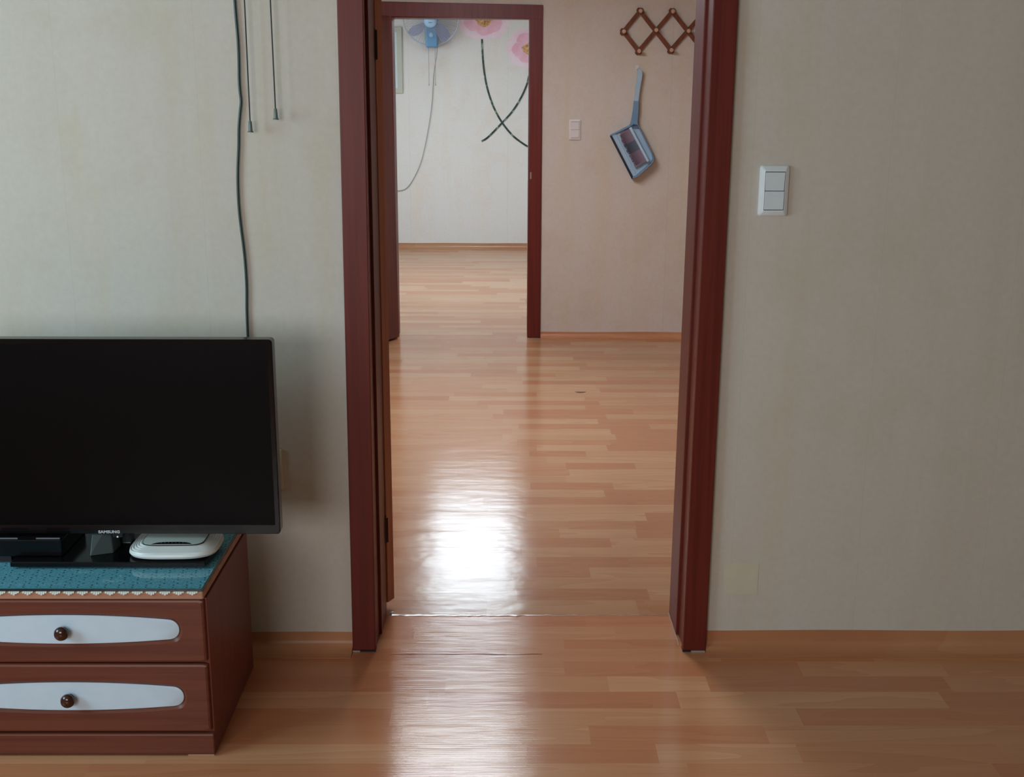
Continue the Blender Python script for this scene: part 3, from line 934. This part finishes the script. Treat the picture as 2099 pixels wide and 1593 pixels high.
for a, b in (((gx0, gy0 - .001, GZ0), (gx1 + .001, gy0, GZ)), ((gx1, gy0, GZ0), (gx1 + .001, gy1, GZ)), ((gx0 - .001, gy0, GZ0), (gx0, gy1, GZ)), ((gx0, gy1, GZ0), (gx1, gy1 + .001, GZ))):
    g.box(a, b)
g.build('glass_edge', M['glass_edge'], gt)

# ------------------------------------------------------------------ television
TY = 2.51
tl_, tr_ = ony(0, 698, TY), ony(553, 696.5, TY)
bz = ony(400, 1095, TY).z
x1 = ony(575, 1093, TY).x
tz = tr_.z
cxT = ony(224, 1089, TY).x
x0 = 2 * cxT - x1
tv = thing('television', 'large black flat-screen television on the brown stand, screen off', 'television', (cxT, TY + .08, GZ))
def rrect(x0, x1, z0, z1, r, n=5):
    out = []
    for cx, cz, a0 in ((x1 - r, z1 - r, 0), (x0 + r, z1 - r, 90), (x0 + r, z0 + r, 180), (x1 - r, z0 + r, 270)):
        for i in range(n + 1):
            a = math.radians(a0 + 90 * i / n)
            out.append((cx + r * math.cos(a), cz + r * math.sin(a)))
    return out
bw, bb = .011, .022
fb = MB()
O = rrect(x0, x1, bz, tz, .008)
I = rrect(x0 + bw, x1 - bw, bz + bb, tz - bw, .002)
fb.rings([[(p[0], TY + .004, p[1]) for p in I], [(p[0], TY, p[1]) for p in I], [(p[0], TY, p[1]) for p in rrect(x0 + .0015, x1 - .0015, bz + .0015, tz - .0015, .008)],
          [(p[0], TY + .002, p[1]) for p in O], [(p[0], TY + .03, p[1]) for p in O]], cap=False)
fb.build('bezel', M['black'], tv, smooth=30)
MB().box((x0 + bw - .001, TY + .0035, bz + bb - .001), (x1 - bw + .001, TY + .006, tz - bw + .001)).build('screen', M['screen'], tv)
MB().rings([[(p[0], TY + y, p[1]) for p in rrect(x0 + i, x1 - i, bz + i, tz - i, .008)] for y, i in ((.028, .0005), (.034, .004), (.06, .05), (.075, .09))]).build('back_shell', M['blackmat'], tv, smooth=30)
# stand base and neck
bl, br = onz(19, 1165, GZ), onz(421, 1160.5, GZ)
bx0, bx1, by0 = bl.x, br.x, (bl.y + br.y) / 2
MB().rings([[(x, y, z) for x, y in ((bx0 + i, by0 + i), (bx1 - i, by0 + i), (bx1 - i + .008, by0 + .10), (bx1 - i - .02, by0 + .205), (bx0 + i + .02, by0 + .205), (bx0 + i - .008, by0 + .10))] for z, i in ((GZ + .0005, 0), (GZ + .0095, 0), (GZ + .0115, .002))]).build('stand_base', M['black'], tv, smooth=30)
nb_ = MB()
nb_.rings([[(cxT - .035 - w, TY + .07 + d, z), (cxT + .02 + w, TY + .07 + d, z), (cxT + .02 + w, TY + .10 + d, z), (cxT - .035 - w, TY + .10 + d, z)] for z, w, d in ((GZ + .0115, .012, -.02), (GZ + .03, .004, -.005), (bz + .05, 0, 0), (bz + .16, 0, 0))])
nb_.build('neck', M['neck'], tv, bevel=.003, label='grey smoked neck below the screen')
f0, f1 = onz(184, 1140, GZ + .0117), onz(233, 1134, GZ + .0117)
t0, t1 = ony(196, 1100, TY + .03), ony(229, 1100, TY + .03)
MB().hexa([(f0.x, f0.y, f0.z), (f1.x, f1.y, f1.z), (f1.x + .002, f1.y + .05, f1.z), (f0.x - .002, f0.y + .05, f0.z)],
          [(t0.x, TY + .022, bz + .02), (t1.x, TY + .022, bz + .02), (t1.x, TY + .06, bz + .02), (t0.x, TY + .06, bz + .02)]).build('base_reflection', M['neck'], tv, bevel=.002)  # grey wedge modelled in place of a reflection in the glossy base
def text_obj(body, size, loc, mat, parent, name, width=None, extr=.0004):
    cu = bpy.data.curves.new(name, 'FONT')
    cu.body = body
    cu.size = size
    cu.extrude = extr
    cu.offset = size * .045
    cu.align_x = 'CENTER'
    cu.space_character = 1.05
    tmp = bpy.data.objects.new(name + '_tmp', cu)
    COL.objects.link(tmp)
    dg = bpy.context.evaluated_depsgraph_get()
    me = bpy.data.meshes.new_from_object(tmp.evaluated_get(dg))
    COL.objects.unlink(tmp)
    bpy.data.objects.remove(tmp)
    rot = Matrix.Rotation(math.pi / 2, 4, 'X')
    xs = [v.co.x for v in me.vertices]
    sx = width / (max(xs) - min(xs)) if width else 1
    me.transform(Matrix.Scale(sx, 4, (1, 0, 0)))
    me.transform(rot)
    me.transform(Matrix.Translation(Vector(loc) - WL[parent]))
    me.materials.clear(); me.materials.append(mat)
    ob = bpy.data.objects.new(name, me)
    COL.objects.link(ob)
    ob.parent = parent
    WL[ob] = WL[parent]
    return ob
lp = ony(224, 1092.8, TY - .0005)
assert lp.z > bz
text_obj('SAMSUNG', .0088, (lp.x, TY - .0006, lp.z), M['silver'], tv, 'logo_lettering', width=ony(246, 1090, TY).x - ony(202, 1090, TY).x)
ip = ony(241, 1097, TY)
MB().lathe((ip.x, TY + .002, bz - .0065), (0, -1, 0), [(.0018, 0), (.0022, .003), (0, .0035)], 10).build('indicator_light', M['white'], tv)
MB().box((ip.x - .012, TY + .001, bz - .010), (ip.x + .012, TY + .012, bz + .001)).build('sensor_housing', M['black'], tv, bevel=.0015)

# set-top box standing on the back-left of the base
sbx = thing('set_top_box', 'flat black set-top box under the left half of the television', 'set-top box', (-1.13, 2.60, GZ))
byf = onz(60, 1141, GZ + .0118).y
bxl, bxr = -1.27, ony(128, 1135, byf).x
MB().box((bxl, byf, GZ + .0118), (bxr, byf + .15, GZ + .052)).build('casing', M['black'], sbx, bevel=.003)
for (a, b) in ((-20, 36), (74, 138)):
    p, q = ony(a, 1104, byf), ony(b, 1104, byf)
    MB().box((p.x, byf - .0004, p.z - .0016), (min(q.x, bxr - .003), byf + .0005, p.z + .0018)).build('printed_label', M['label_grey'], sbx)
MB().box((bxl + .006, byf + .002, GZ + .0002), (bx0 - .012, byf + .14, GZ + .0119)).build('rubber_foot', M['blackmat'], sbx)

# router on the base
rz = GZ + .0118
fc = onz(352, 1147.5, rz + .004)
rt = thing('wifi_router', 'white rounded router with ribbed shoulders below the television', 'router', (fc.x, fc.y + .07, rz))
ra = math.radians(1.5)
RW, RD, RH = .1010, .080, .030
rc = Vector((fc.x - .008, fc.y + RD - .002, 0))
def sup(hw, hd, z, off=0, n=72, e=4.2, rib=0):
    out = []
    for i in range(n):
        a = 2 * math.pi * i / n
        c, s_ = math.cos(a), math.sin(a)
        x = hw * math.copysign(abs(c) ** (2 / e), c)
        y = hd * math.copysign(abs(s_) ** (2 / e), s_) + off
        out.append((rc.x + x * math.cos(ra) - y * math.sin(ra), rc.y + x * math.sin(ra) + y * math.cos(ra), z - rib * min(1, max(0, abs(c) - .35) * 2.2)))
    return out
rgs = [sup(RW * .86, RD * .86, rz + .0005, e=3.4), sup(RW * .97, RD * .97, rz + .005, e=3.4), sup(RW, RD, rz + .010, e=3.4), sup(RW * .985, RD * .985, rz + .0150, e=3.5)]
for i in range(5):      # ribs along both shoulders, smooth at the front
    sx = .95 - i * .050
    sy = .93 - i * .075
    z = rz + .0185 + i * .0019
    rgs.append(sup(RW * sx, RD * sy, z))
    rgs.append(sup(RW * (sx - .012), RD * (sy - .03), z + .0006, rib=.0022))
    rgs.append(sup(RW * (sx - .030), RD * (sy - .05), z + .0012, rib=.0016))
rgs.append(sup(RW * .71, RD * .60, rz + .0278, e=5))
MB().rings(rgs).build('router_body', M['router'], rt, smooth=28)
MB().rings([sup(RW * .70, RD * .66, rz + .0270, .0, e=5), sup(RW * .70, RD * .66, rz + .0290, .0, e=5)]).build('panel_groove', M['gapdark'], rt)
MB().rings([sup(RW * .685, RD * .645, rz + .0272, .0, e=5), sup(RW * .685, RD * .645, rz + .0296, .0, e=5), sup(RW * .67, RD * .63, rz + .0300, .0, e=5)]).build('top_panel', M['router_top'], rt, smooth=40)
sl = []
for i in range(21):
    u = -1 + i / 10
    sl.append((u * .045, -.0500))
for i in range(21):
    u = 1 - i / 10
    sl.append((u * .045, -.0500 + .0135 * (max(0, 1 - abs(u) ** 3.2)) ** .8))
rot = lambda x, y, z: (rc.x + x * math.cos(ra) - y * math.sin(ra), rc.y + x * math.sin(ra) + y * math.cos(ra), z)
MB().rings([[rot(x, y, rz + .0285) for x, y in sl], [rot(x, y, rz + .0303) for x, y in sl]]).build('indicator_strip', M['black'], rt)
lb = MB()
for i in range(7):
    x, y, z = rot(-.024 + .008 * i, -.0430, rz + .0304)
    lb.box((x - .0012, y - .0006, z - .0004), (x + .0012, y + .0006, z + .0003))
lb.build('indicator_marks', M['label_grey'], rt)

# ------------------------------------------------------------------ cables, cords, switches of the near room
YC = YN0 - .006
path = [(478, -60), (481, 0), (484, 40), (487.5, 80), (489.3, 120), (490, 160), (491.5, 185), (494, 208), (492, 230), (489.5, 262), (489, 300), (487.3, 345), (487.5, 385), (490, 430), (494.5, 470), (499, 505), (503, 545), (505.5, 590), (505.8, 635), (508, 690), (511, 760), (520, 850), (545, 930), (566, 958)]
P = [ony(x, y, YC) for x, y in path]
P[0] = Vector((P[0].x, YC, P[0].z)); P.insert(0, Vector((P[0].x - .004, YC, ZC - .002)))
# smooth (Catmull-Rom)
def cr(pts, k=5):
    out = []
    for i in range(len(pts) - 1):
        p0, p1, p2, p3 = pts[max(i - 1, 0)], pts[i], pts[i + 1], pts[min(i + 2, len(pts) - 1)]
        for j in range(k):
            t = j / k
            out.append(.5 * ((2 * p1) + (p2 - p0) * t + (2 * p0 - 5 * p1 + 4 * p2 - p3) * t * t + (3 * p1 - p0 - 3 * p2 + p3) * t ** 3))
    return out + [pts[-1]]
cab = MB().tube(cr(P), .0034, 8).build('power_cable', M['cable'], smooth=True, loc=(P[-1].x, YC, .6))
tag(cab, 'dark cable running down the near wall to behind the television', 'cable')
def pull(px0, px1, py1, wy, Y, label):
    a, b = ony(px0, 0, Y), ony(px1, py1, Y)
    top = a + (a - b) * ((ZC - .001 - a.z) / (a.z - b.z))
    t = thing('pull_cord', label, 'cord', (b.x, Y, ony(px1, wy, Y).z), 'pull cords hanging on the near wall')
    MB().tube([top, a, b], .0017, 6).build('cord', M['cord'], t)
    c = ony(px1 + 1.2, wy, Y)
    h = b.z - c.z
    MB().lathe((b.x, Y, c.z), (0, 0, 1), [(.0070, 0), (.0072, .0022), (.0052, .0035), (.0046, h * .55), (.0040, h * .92), (.0022, h + .001)], 18).build('cord_weight', M['weight'], t, smooth=50)
pull(501, 512.5, 248, 271.5, YN0 - .03, 'left pull cord, hanging lower beside the dark cable')
pull(554, 564.5, 222.5, 245.5, YN0 - .03, 'right pull cord, ending slightly higher on the wall')

def switch(name, c, Y, w, h, label, mats, shear=0.0, group=None):
    """two-key wall switch; c = centre"""
    t = thing(name, label, 'light switch', (c.x, Y, c.z - h / 2), group)
    def R(hw, hh, y, r=.006):
        return [(c.x + p[0] + shear * p[1], Y + y, c.z + p[1]) for p in rrect(-hw, hw, -hh, hh, r)]
    kw, kh = .0235, .045
    MB().rings([R(w / 2, h / 2, -.0002), R(w / 2, h / 2, -.004), R(w / 2 - .0015, h / 2 - .0015, -.0065), R(w / 2 - .0095, h / 2 - .0095, -.0115, .003), R(w / 2 - .0115, h / 2 - .0115, -.012, .002), R(kw + .0012, kh + .0012, -.012, .001), R(kw + .0012, kh + .0012, -.006, .001)]).build('switch_plate', mats[0], t, smooth=25)
    MB().rings([R(kw + .001, kh + .001, -.0055, .001), R(kw + .001, kh + .001, -.0075, .001)]).build('key_gap', M['gapdark'], t)
    for s_, d0, d1 in ((1, .0105, .0150), (-1, .0150, .0125)):
        z0, z1 = (.0006, kh - .0004) if s_ > 0 else (-kh + .0004, -.0006)
        lo = [(c.x - kw + .0004 + shear * z0, Y - .006, c.z + z0), (c.x + kw - .0004 + shear * z0, Y - .006, c.z + z0), (c.x + kw - .0004 + shear * z0, Y - d0 if s_ > 0 else Y - d1, c.z + z0), (c.x - kw + .0004 + shear * z0, Y - d0 if s_ > 0 else Y - d1, c.z + z0)]
        hi = [(c.x - kw + .0004 + shear * z1, Y - .006, c.z + z1), (c.x + kw - .0004 + shear * z1, Y - .006, c.z + z1), (c.x + kw - .0004 + shear * z1, Y - d1 if s_ > 0 else Y - d0, c.z + z1), (c.x - kw + .0004 + shear * z1, Y - d1 if s_ > 0 else Y - d0, c.z + z1)]
        MB().hexa(lo, hi).build('switch_key', mats[1], t, bevel=.0008)
    return t
c = ony(1587, 391.5, YN0 - .008)
switch('light_switch', Vector((c.x, 0, c.z)), YN0, .071, .120, 'white two-key light switch on the near wall right of the doorway', (M['white'], M['white_b']))
c = ony(1178.5, 266, YM0 - .008)
switch('light_switch', Vector((c.x, 0, c.z)), YM0, .070, .120, 'small white light switch on the middle wall beside the second doorway', (M['white_mid'], M['white_mid']))

# outlet half hidden behind the TV
a, b = ony(548, 920, YN0), ony(583, 1003, YN0)
ot = thing('wall_outlet', 'beige wall outlet peeking out beside the television edge', 'outlet', ((a.x + b.x) / 2, YN0, b.z))
MB().box((b.x - .07, YN0 - .008, b.z), (b.x, YN0 - .0002, a.z)).build('outlet_plate', M['patch'], ot, bevel=.003)
MB().lathe((b.x - .035, YN0 - .008, (a.z + b.z) / 2), (0, -1, 0), [(.02, -.004), (.02, .0012), (.018, .0014), (.017, -.002), (0, -.002)], 24).build('socket', M['white'], ot, smooth=30)
MB().tube([(b.x - .035, YN0 - .006, (a.z + b.z) / 2), (b.x - .035, YN0 - .04, (a.z + b.z) / 2)], [.016, .013], 14).build('plug', M['cable'], ot, smooth=30)

# ------------------------------------------------------------------ peg rack on the middle wall
YR = YM0
J = {'A': (1312, 23), 'B': (1278, 65), 'C': (1309, 105), 'D': (1344, 62), 'E': (1378, 24), 'F': (1375, 103), 'G': (1410, 64)}
W3 = {k: ony(x, y, YR - .02) for k, (x, y) in J.items()}
dx = (W3['G'].x - W3['D'].x)
W3['H'] = W3['E'] + Vector((dx, 0, 0)); W3['I'] = W3['F'] + Vector((dx, 0, 0)); W3['K'] = W3['G'] + Vector((dx, 0, 0))
rk = thing('peg_rack', 'brown accordion peg rack on the middle wall above the dustpan', 'coat rack', (W3['D'].x, YR, W3['C'].z))
def bar(a, b, y0, y1):
    a, b = Vector((a.x, 0, a.z)), Vector((b.x, 0, b.z))
    d = (b - a).normalized(); nn = Vector((-d.z, 0, d.x)) * .0118
    a2, b2 = a - d * .014, b + d * .014
    poly = [(a2 - nn), (a2 - nn * .45 - d * .008), (a2 + nn * .45 - d * .008), (a2 + nn), (b2 + nn), (b2 + nn * .45 + d * .008), (b2 - nn * .45 + d * .008), (b2 - nn)]
    MB().prism_y([(p.x, p.z) for p in poly], y0, y1).build('rack_bar', M['rack'], rk, bevel=.001)
for a, b, l in (('B', 'A', 0), ('C', 'E', 0), ('F', 'H', 0), ('I', 'K', 0), ('B', 'C', 1), ('A', 'F', 1), ('E', 'I', 1), ('H', 'K', 1)):
    y0 = YR - .008 - .0085 * l
    bar(W3[a], W3[b], y0 - .008, y0)
for k, p in W3.items():
    n = 7
    ring = [(p.x + .019 * (1 + .14 * math.cos(i * math.pi)) * math.cos(2 * math.pi * i / 14), p.z + .019 * (1 + .14 * math.cos(i * math.pi)) * math.sin(2 * math.pi * i / 14)) for i in range(14)]
    if k not in 'DG':
        MB().prism_y(ring, YR - .0075, YR - .0002).build('rack_end', M['rackdark'], rk)
    else:
        MB().lathe((p.x, YR - .0002, p.z), (0, -1, 0), [(.007, 0), (.007, .0078)], 10).build('spacer', M['rackdark'], rk)
    MB().lathe((p.x, YR - .0245, p.z), (0, -1, 0), [(.0065, 0), (.0065, .018), (.011, .024), (.0125, .030), (.010, .036), (0, .038)], 16).build('peg', M['peg'], rk, smooth=True)

# ------------------------------------------------------------------ dustpan with its brush
YD = YM0
def D2(x, y):
    p = ony(x, y, YD - .03)
    return (p.x, p.z)
pan = thing('dustpan', 'light blue dustpan hanging tilted from a hook on the middle wall', 'dustpan', (D2(1295, 366)[0], YD, D2(1295, 366)[1]))
outline = [(1250.5, 277), (1290, 257), (1297, 251), (1305, 253), (1313, 268), (1337, 317), (1339, 327), (1334, 336), (1304, 362), (1295.5, 366)]
po = [D2(*p) for p in outline]
MB().prism_y(po, YD - .028, YD - .024).build('pan_plate', M['pan'], pan)
cen = (sum(p[0] for p in po) / len(po), sum(p[1] for p in po) / len(po))
inn = [(cen[0] + (p[0] - cen[0]) * .945, cen[1] + (p[1] - cen[1]) * .945) for p in po]
wb = MB()
N = len(po)
for i in range(N - 1):
    dep = lambda k: .070 if 2 <= k <= 8 else (.050 if k in (1,) else .036)
    a, b, c_, d_ = po[i], po[i + 1], inn[i + 1], inn[i]
    ya, yb = YD - dep(i), YD - dep(i + 1)
    wb.hexa([(a[0], YD - .002, a[1]), (b[0], YD - .002, b[1]), (c_[0], YD - .002, c_[1]), (d_[0], YD - .002, d_[1])],
            [(a[0], ya, a[1]), (b[0], yb, b[1]), (c_[0], yb, c_[1]), (d_[0], ya, d_[1])])
wb.build('pan_wall', M['pandark'], pan)
la, lb_ = D2(1250, 279), D2(1295, 367)
lc, ld = D2(1254, 277.5), D2(1299, 365)
MB().prism_y([la, lb_, ld, lc], YD - .038, YD - .0235).build('lip', M['lip'], pan)
le, lf_ = D2(1262, 273), D2(1306, 361)
MB().prism_y([lc, ld, lf_, le], YD - .034, YD - .026).build('lip_slope', M['pan'], pan, bevel=.002)
hp = [(1300, 258), (1301, 245), (1303, 225), (1304.5, 208)]
def strap(pts, ws, y0, y1, name, mat):
    L, R = [], []
    for i, (x, y) in enumerate(pts):
        a = Vector(pts[max(i - 1, 0)]); b = Vector(pts[min(i + 1, len(pts) - 1)])
        d = (b - a).normalized(); n_ = Vector((-d.y, d.x)) * ws[i]
        L.append(D2(x + n_.x, y + n_.y)); R.append(D2(x - n_.x, y - n_.y))
    MB().prism_y(L + R[::-1], y0, y1).build(name, mat, pan, bevel=.0015)
strap([(1299, 262), (1300.5, 245), (1303, 225), (1304.5, 207)], [9, 6.2, 5.6, 5.2], YD - .040, YD - .016, 'handle_socket', M['pandark'])
strap([(1304, 210), (1306, 195), (1307.5, 180), (1310, 165), (1312, 152), (1312, 146), (1309.5, 141.5), (1305, 142.5)], [4.2, 4.2, 4.6, 5.0, 5.0, 4.2, 1.8, 1.3], YD - .036, YD - .020, 'handle', M['pan'])
# brush
br_ = thing('hand_brush', 'small brush with mauve and grey bristles clipped inside the dustpan', 'brush', (D2(1310, 300)[0], YD, D2(1310, 330)[1]))
a, b, c_, d_ = D2(1288.5, 263), D2(1325, 332), D2(1329.5, 329.5), D2(1293, 260)
MB().prism_y([a, b, c_, d_], YD - .066, YD - .038).build('brush_back', M['brushbar'], br_, bevel=.002)
A_, B_ = Vector((1289.5, 264)), Vector((1324, 330))
dirn = (B_ - A_).normalized(); perp = Vector((-dirn.y, dirn.x))
if perp.x > 0: perp = -perp
Ltot = (B_ - A_).length
nT = 24
for i in range(nT):
    s0, s1 = Ltot * i / nT, Ltot * (i + .94) / nT
    ln = 24 + 2.2 * math.sin(i * 1.7) + (i < 2) * -3
    p0, p1 = A_ + dirn * s0, A_ + dirn * s1
    q0, q1 = p0 + perp * ln - dirn * .8, p1 + perp * ln + dirn * 1.3
    mt = M['bris_b'] if 8 <= i < 15 else M['bris_a']
    MB().prism_y([D2(*p0), D2(*p1), D2(*q1), D2(*q0)], YD - .052, YD - .034 + .001 * math.sin(i)).build('bristle_tuft', mt, br_)
hk = ony(1307, 141, YD - .02)
hook = thing('wall_hook', 'tiny clear hook holding the dustpan handle', 'hook', (hk.x, YD, hk.z))
MB().box((hk.x - .010, YD - .003, hk.z - .004), (hk.x + .010, YD - .0002, hk.z + .022)).build('hook_plate', M['white_mid'], hook, bevel=.001)
MB().tube([(hk.x, YD - .003, hk.z), (hk.x, YD - .018, hk.z - .006), (hk.x, YD - .032, hk.z - .004), (hk.x, YD - .034, hk.z + .005)], .0022, 8).build('hook_arm', M['white_mid'], hook, smooth=True)

# ------------------------------------------------------------------ far wall: fan, frame, flowers
YFAN = YF - .26
fc_ = ony(883, 48, YFAN)
rim = abs(ony(883, 97, YFAN).z - fc_.z)
TILT = math.radians(25)
RF = abs(ony(826.5, 40, YFAN).x - ony(940.5, 40, YFAN).x) / 2
fcz = ony(883, 92, YFAN).z + RF * math.cos(TILT)
hubp = Vector((fc_.x, YFAN, fcz))
fan = thing('wall_fan', 'pale blue wall fan at the top of the second doorway view', 'fan', (fc_.x, YF, fcz - .3))
def tilt(b):
    rm = Matrix.Rotation(TILT, 3, 'X')
    b.v = [hubp + rm @ (p - hubp) for p in b.v]
    return b
def cage(y0, bulge, n=60):
    g_ = MB()
    for i in range(n):
        a = 2 * math.pi * i / n
        pts = [(hubp.x + r * math.cos(a), y0 - bulge * (1 - (r / RF) ** 2), hubp.z + r * math.sin(a)) for r in [RF * (.16 + .84 * j / 6) for j in range(7)]]
        g_.tube(pts, .0013, 4)
    return g_
g_ = cage(hubp.y, .06)
for q in cage(hubp.y + .005, -.07).v and [cage(hubp.y + .005, -.07)]:
    g_.add(q.v, q.f)
tilt(g_).build('grille', M['fan_wire'], fan)['kind'] = 'stuff'
def torus(c, R, r, n=48, mseg=8, y=0):
    b = MB()
    rings_ = []
    for i in range(n):
        a = 2 * math.pi * i / n
        rings_.append([(c.x + (R + r * math.cos(t)) * math.cos(a), c.y + y + r * math.sin(t), c.z + (R + r * math.cos(t)) * math.sin(a)) for t in [2 * math.pi * k / mseg for k in range(mseg)]])
    rings_.append(rings_[0])
    return b.rings(rings_, cap=False)
tilt(torus(hubp, RF, .005)).build('grille_rim', M['fan_wire'], fan, smooth=True)
tilt(MB().lathe((hubp.x, hubp.y - .058, hubp.z), (0, -1, 0), [(.058, 0), (.059, .006), (.054, .020), (.035, .030), (0, .033)], 28)).build('centre_cap', M['fan_light'], fan, smooth=50)
tilt(MB().box((hubp.x - .016, hubp.y - .0925, hubp.z - .003), (hubp.x + .016, hubp.y - .088, hubp.z + .002))).build('badge', M['label_grey'], fan)
for kb_ in range(4):
    a0 = math.radians(38 + 90 * kb_)
    rows = []
    for j in range(7):
        r = .035 + (RF - .045) * j / 6
        w = (.25, .52, .66, .70, .66, .52, .28)[j] * .95
        rows.append([(hubp.x + r * math.cos(a0 + w * (u - .5)), hubp.y - .018 + .036 * (u) - .004, hubp.z + r * math.sin(a0 + w * (u - .5))) for u in (0, .25, .5, .75, 1)])
    vs = [p for r_ in rows for p in r_]
    fs = [(j * 5 + i, j * 5 + i + 1, (j + 1) * 5 + i + 1, (j + 1) * 5 + i) for j in range(6) for i in range(4)]
    tilt(MB().add(vs, fs)).build('blade', M['fan_blade'], fan, smooth=True)
tilt(MB().lathe((hubp.x, hubp.y - .03, hubp.z), (0, 1, 0), [(.03, 0), (.034, .03), (.07, .045), (.074, .11), (.05, .14), (0, .145)], 28)).build('motor_housing', M['fan_blue'], fan, smooth=50)
cb_z = ony(883, 97, YF - .16).z
MB().hexa([(hubp.x - .052, YF - .20, cb_z), (hubp.x + .052, YF - .20, cb_z), (hubp.x + .052, YF - .0005, cb_z), (hubp.x - .052, YF - .0005, cb_z)],
          [(hubp.x - .060, YF - .22, hubp.z - .03), (hubp.x + .060, YF - .22, hubp.z - .03), (hubp.x + .060, YF - .0005, hubp.z - .03), (hubp.x - .060, YF - .0005, hubp.z - .03)]).build('control_box', M['fan_blue'], fan, bevel=.012, seg=3)
MB().lathe((hubp.x, YF - .212, (cb_z + hubp.z) / 2 - .015), (0, -1, 0), [(.020, 0), (.020, .006), (.012, .01), (0, .01)], 20).build('dial', M['fan_light'], fan, smooth=40)
for xx in (879, 892.5):
    p0, p1 = ony(xx - .5, 96, YF - .16), ony(xx + .5, 172, YF - .16)
    cd_ = MB().tube([p0, p1], .0022, 6).build('pull_cord', M['greycable'], fan)
    MB().lathe((p1.x, p1.y, p1.z - .014), (0, 0, 1), [(.006, 0), (.006, .003), (.004, .008), (.003, .016)], 12).build('cord_weight', M['greycable'], cd_)
pp = [(897, 90), (895, 115), (891, 140), (888.5, 165), (886, 205), (882, 240), (877, 270), (870, 305), (862, 335), (850, 362), (838, 381), (828, 389), (816, 391), (805, 390), (780, 388)]
MB().tube(cr([ony(x, y, YF - (.16 if i < 1 else .08 if i < 3 else .012)) for i, (x, y) in enumerate(pp)], 4), .0033, 6).build('power_cable', M['greycable'], fan, smooth=True)

# framed panel
fr_ = [ony(823.5, 55, YF - .02), ony(824.5, 191.5, YF - .02)]
fx1, fz1, fz0 = fr_[0].x, fr_[0].z, fr_[1].z
fx0 = fx1 - .46
pf = thing('framed_panel', 'pale framed panel on the far wall left of the fan', 'picture frame', ((fx0 + fx1) / 2, YF, fz0))
t_ = .048
fb = MB()
Oo = [(fx0, fz0), (fx1, fz0), (fx1, fz1), (fx0, fz1)]
Ii = [(fx0 + t_, fz0 + t_), (fx1 - t_, fz0 + t_), (fx1 - t_, fz1 - t_), (fx0 + t_, fz1 - t_)]
fb.rings([[(p[0], YF - .0005, p[1]) for p in Oo], [(p[0], YF - .018, p[1]) for p in Oo], [(p[0] + (.004 if p[0] < (fx0 + fx1) / 2 else -.004), YF - .022, p[1] + (.004 if p[1] < (fz0 + fz1) / 2 else -.004)) for p in Oo],
          [(p[0], YF - .020, p[1]) for p in Ii], [(p[0], YF - .008, p[1]) for p in Ii]], cap=False)
fb.build('frame', M['frame'], pf)
MB().box((fx0 + t_ - .002, YF - .010, fz0 + t_ - .002), (fx1 - t_ + .002, YF - .006, fz1 - t_ + .002)).build('panel', M['pane'], pf)

# flower stickers
def flower(c, R, label, stem, seedv, rotv):
    rr = random.Random(seedv)
    t = thing('flower_sticker', label, 'wall sticker', (c.x, YF, c.z - R), 'flower stickers on the far wall')
    lay = 0
    for ring_, (npet, rl, wd) in enumerate(((6, 1.0, .62), (5, .74, .60))):
        for i in range(npet):
            a = rotv + 2 * math.pi * (i + .5 * ring_) / npet + rr.uniform(-.12, .12)
            L_ = R * rl * rr.uniform(.92, 1.06)
            pts = []
            for j in range(21):
                th = 2 * math.pi * j / 21
                # broad egg-shaped petal, ruffled at the tip
                along = L_ * (.52 + .48 * math.cos(th)) * (1 + .03 * math.sin(5 * th + i))
                across = L_ * wd * .78 * math.sin(th) * (1 + .25 * math.cos(th))
                px_ = along * math.cos(a) - across * math.sin(a)
                pz_ = along * math.sin(a) + across * math.cos(a)
                pts.append((c.x + px_ * 1.22, c.z + pz_))
            lay += 1
            y = YF - .0006 - .00018 * lay
            MB().prism_y(pts, y, YF - .0001).build('petal', M['petal_in'] if ring_ else M['petal'], t)
    pts = [(c.x + R * .40 * (1 + .12 * math.sin(5 * a)) * math.cos(a), c.z + R * .27 * (1 + .16 * math.cos(4 * a)) * math.sin(a)) for a in [2 * math.pi * i / 24 for i in range(24)]]
    MB().prism_y(pts, YF - .0030, YF - .0001).build('stamen', M['heart'], t)
    P_ = cr([ony(x, y, YF) for x, y in stem], 4)
    L_, R_ = [], []
    for i, p in enumerate(P_):
        d = (P_[min(i + 1, len(P_) - 1)] - P_[max(i - 1, 0)]).normalized()
        n_ = Vector((-d.z, 0, d.x)) * .0092
        L_.append((p.x + n_.x, p.z + n_.z)); R_.append((p.x - n_.x, p.z - n_.z))
    b = MB()
    n = len(P_)
    y = YF - .0032 - .0004 * seedv
    vs = [(q[0], y, q[1]) for q in L_] + [(q[0], y, q[1]) for q in R_] + [(q[0], YF - .0001, q[1]) for q in L_] + [(q[0], YF - .0001, q[1]) for q in R_]
    fs = []
    for i in range(n - 1):
        fs += [(i, i + 1, n + i + 1, n + i), (i, i + 1, 2 * n + i + 1, 2 * n + i), (n + i, n + i + 1, 3 * n + i + 1, 3 * n + i)]
    b.add(vs, fs)
    b.build('stem', M['stemp'], t)
c1 = ony(992, 42, YF)
flower(c1, .195, 'pink flower sticker right of the wall fan with a stem curving right', [(988, 80), (989, 110), (993, 150), (1000, 185), (1012, 220), (1029, 251), (1050, 277), (1070, 293), (1087, 303), (1110, 312), (1140, 318)], 1, .3)
c2 = ony(1086, 100, YF)
flower(c2, .185, 'pink flower sticker half hidden by the second door frame, stem curving left', [(1092, 138), (1086, 150), (1079, 176), (1066, 204), (1049, 230), (1029, 252), (1009, 273), (997, 284), (987, 290)], 2, .0)
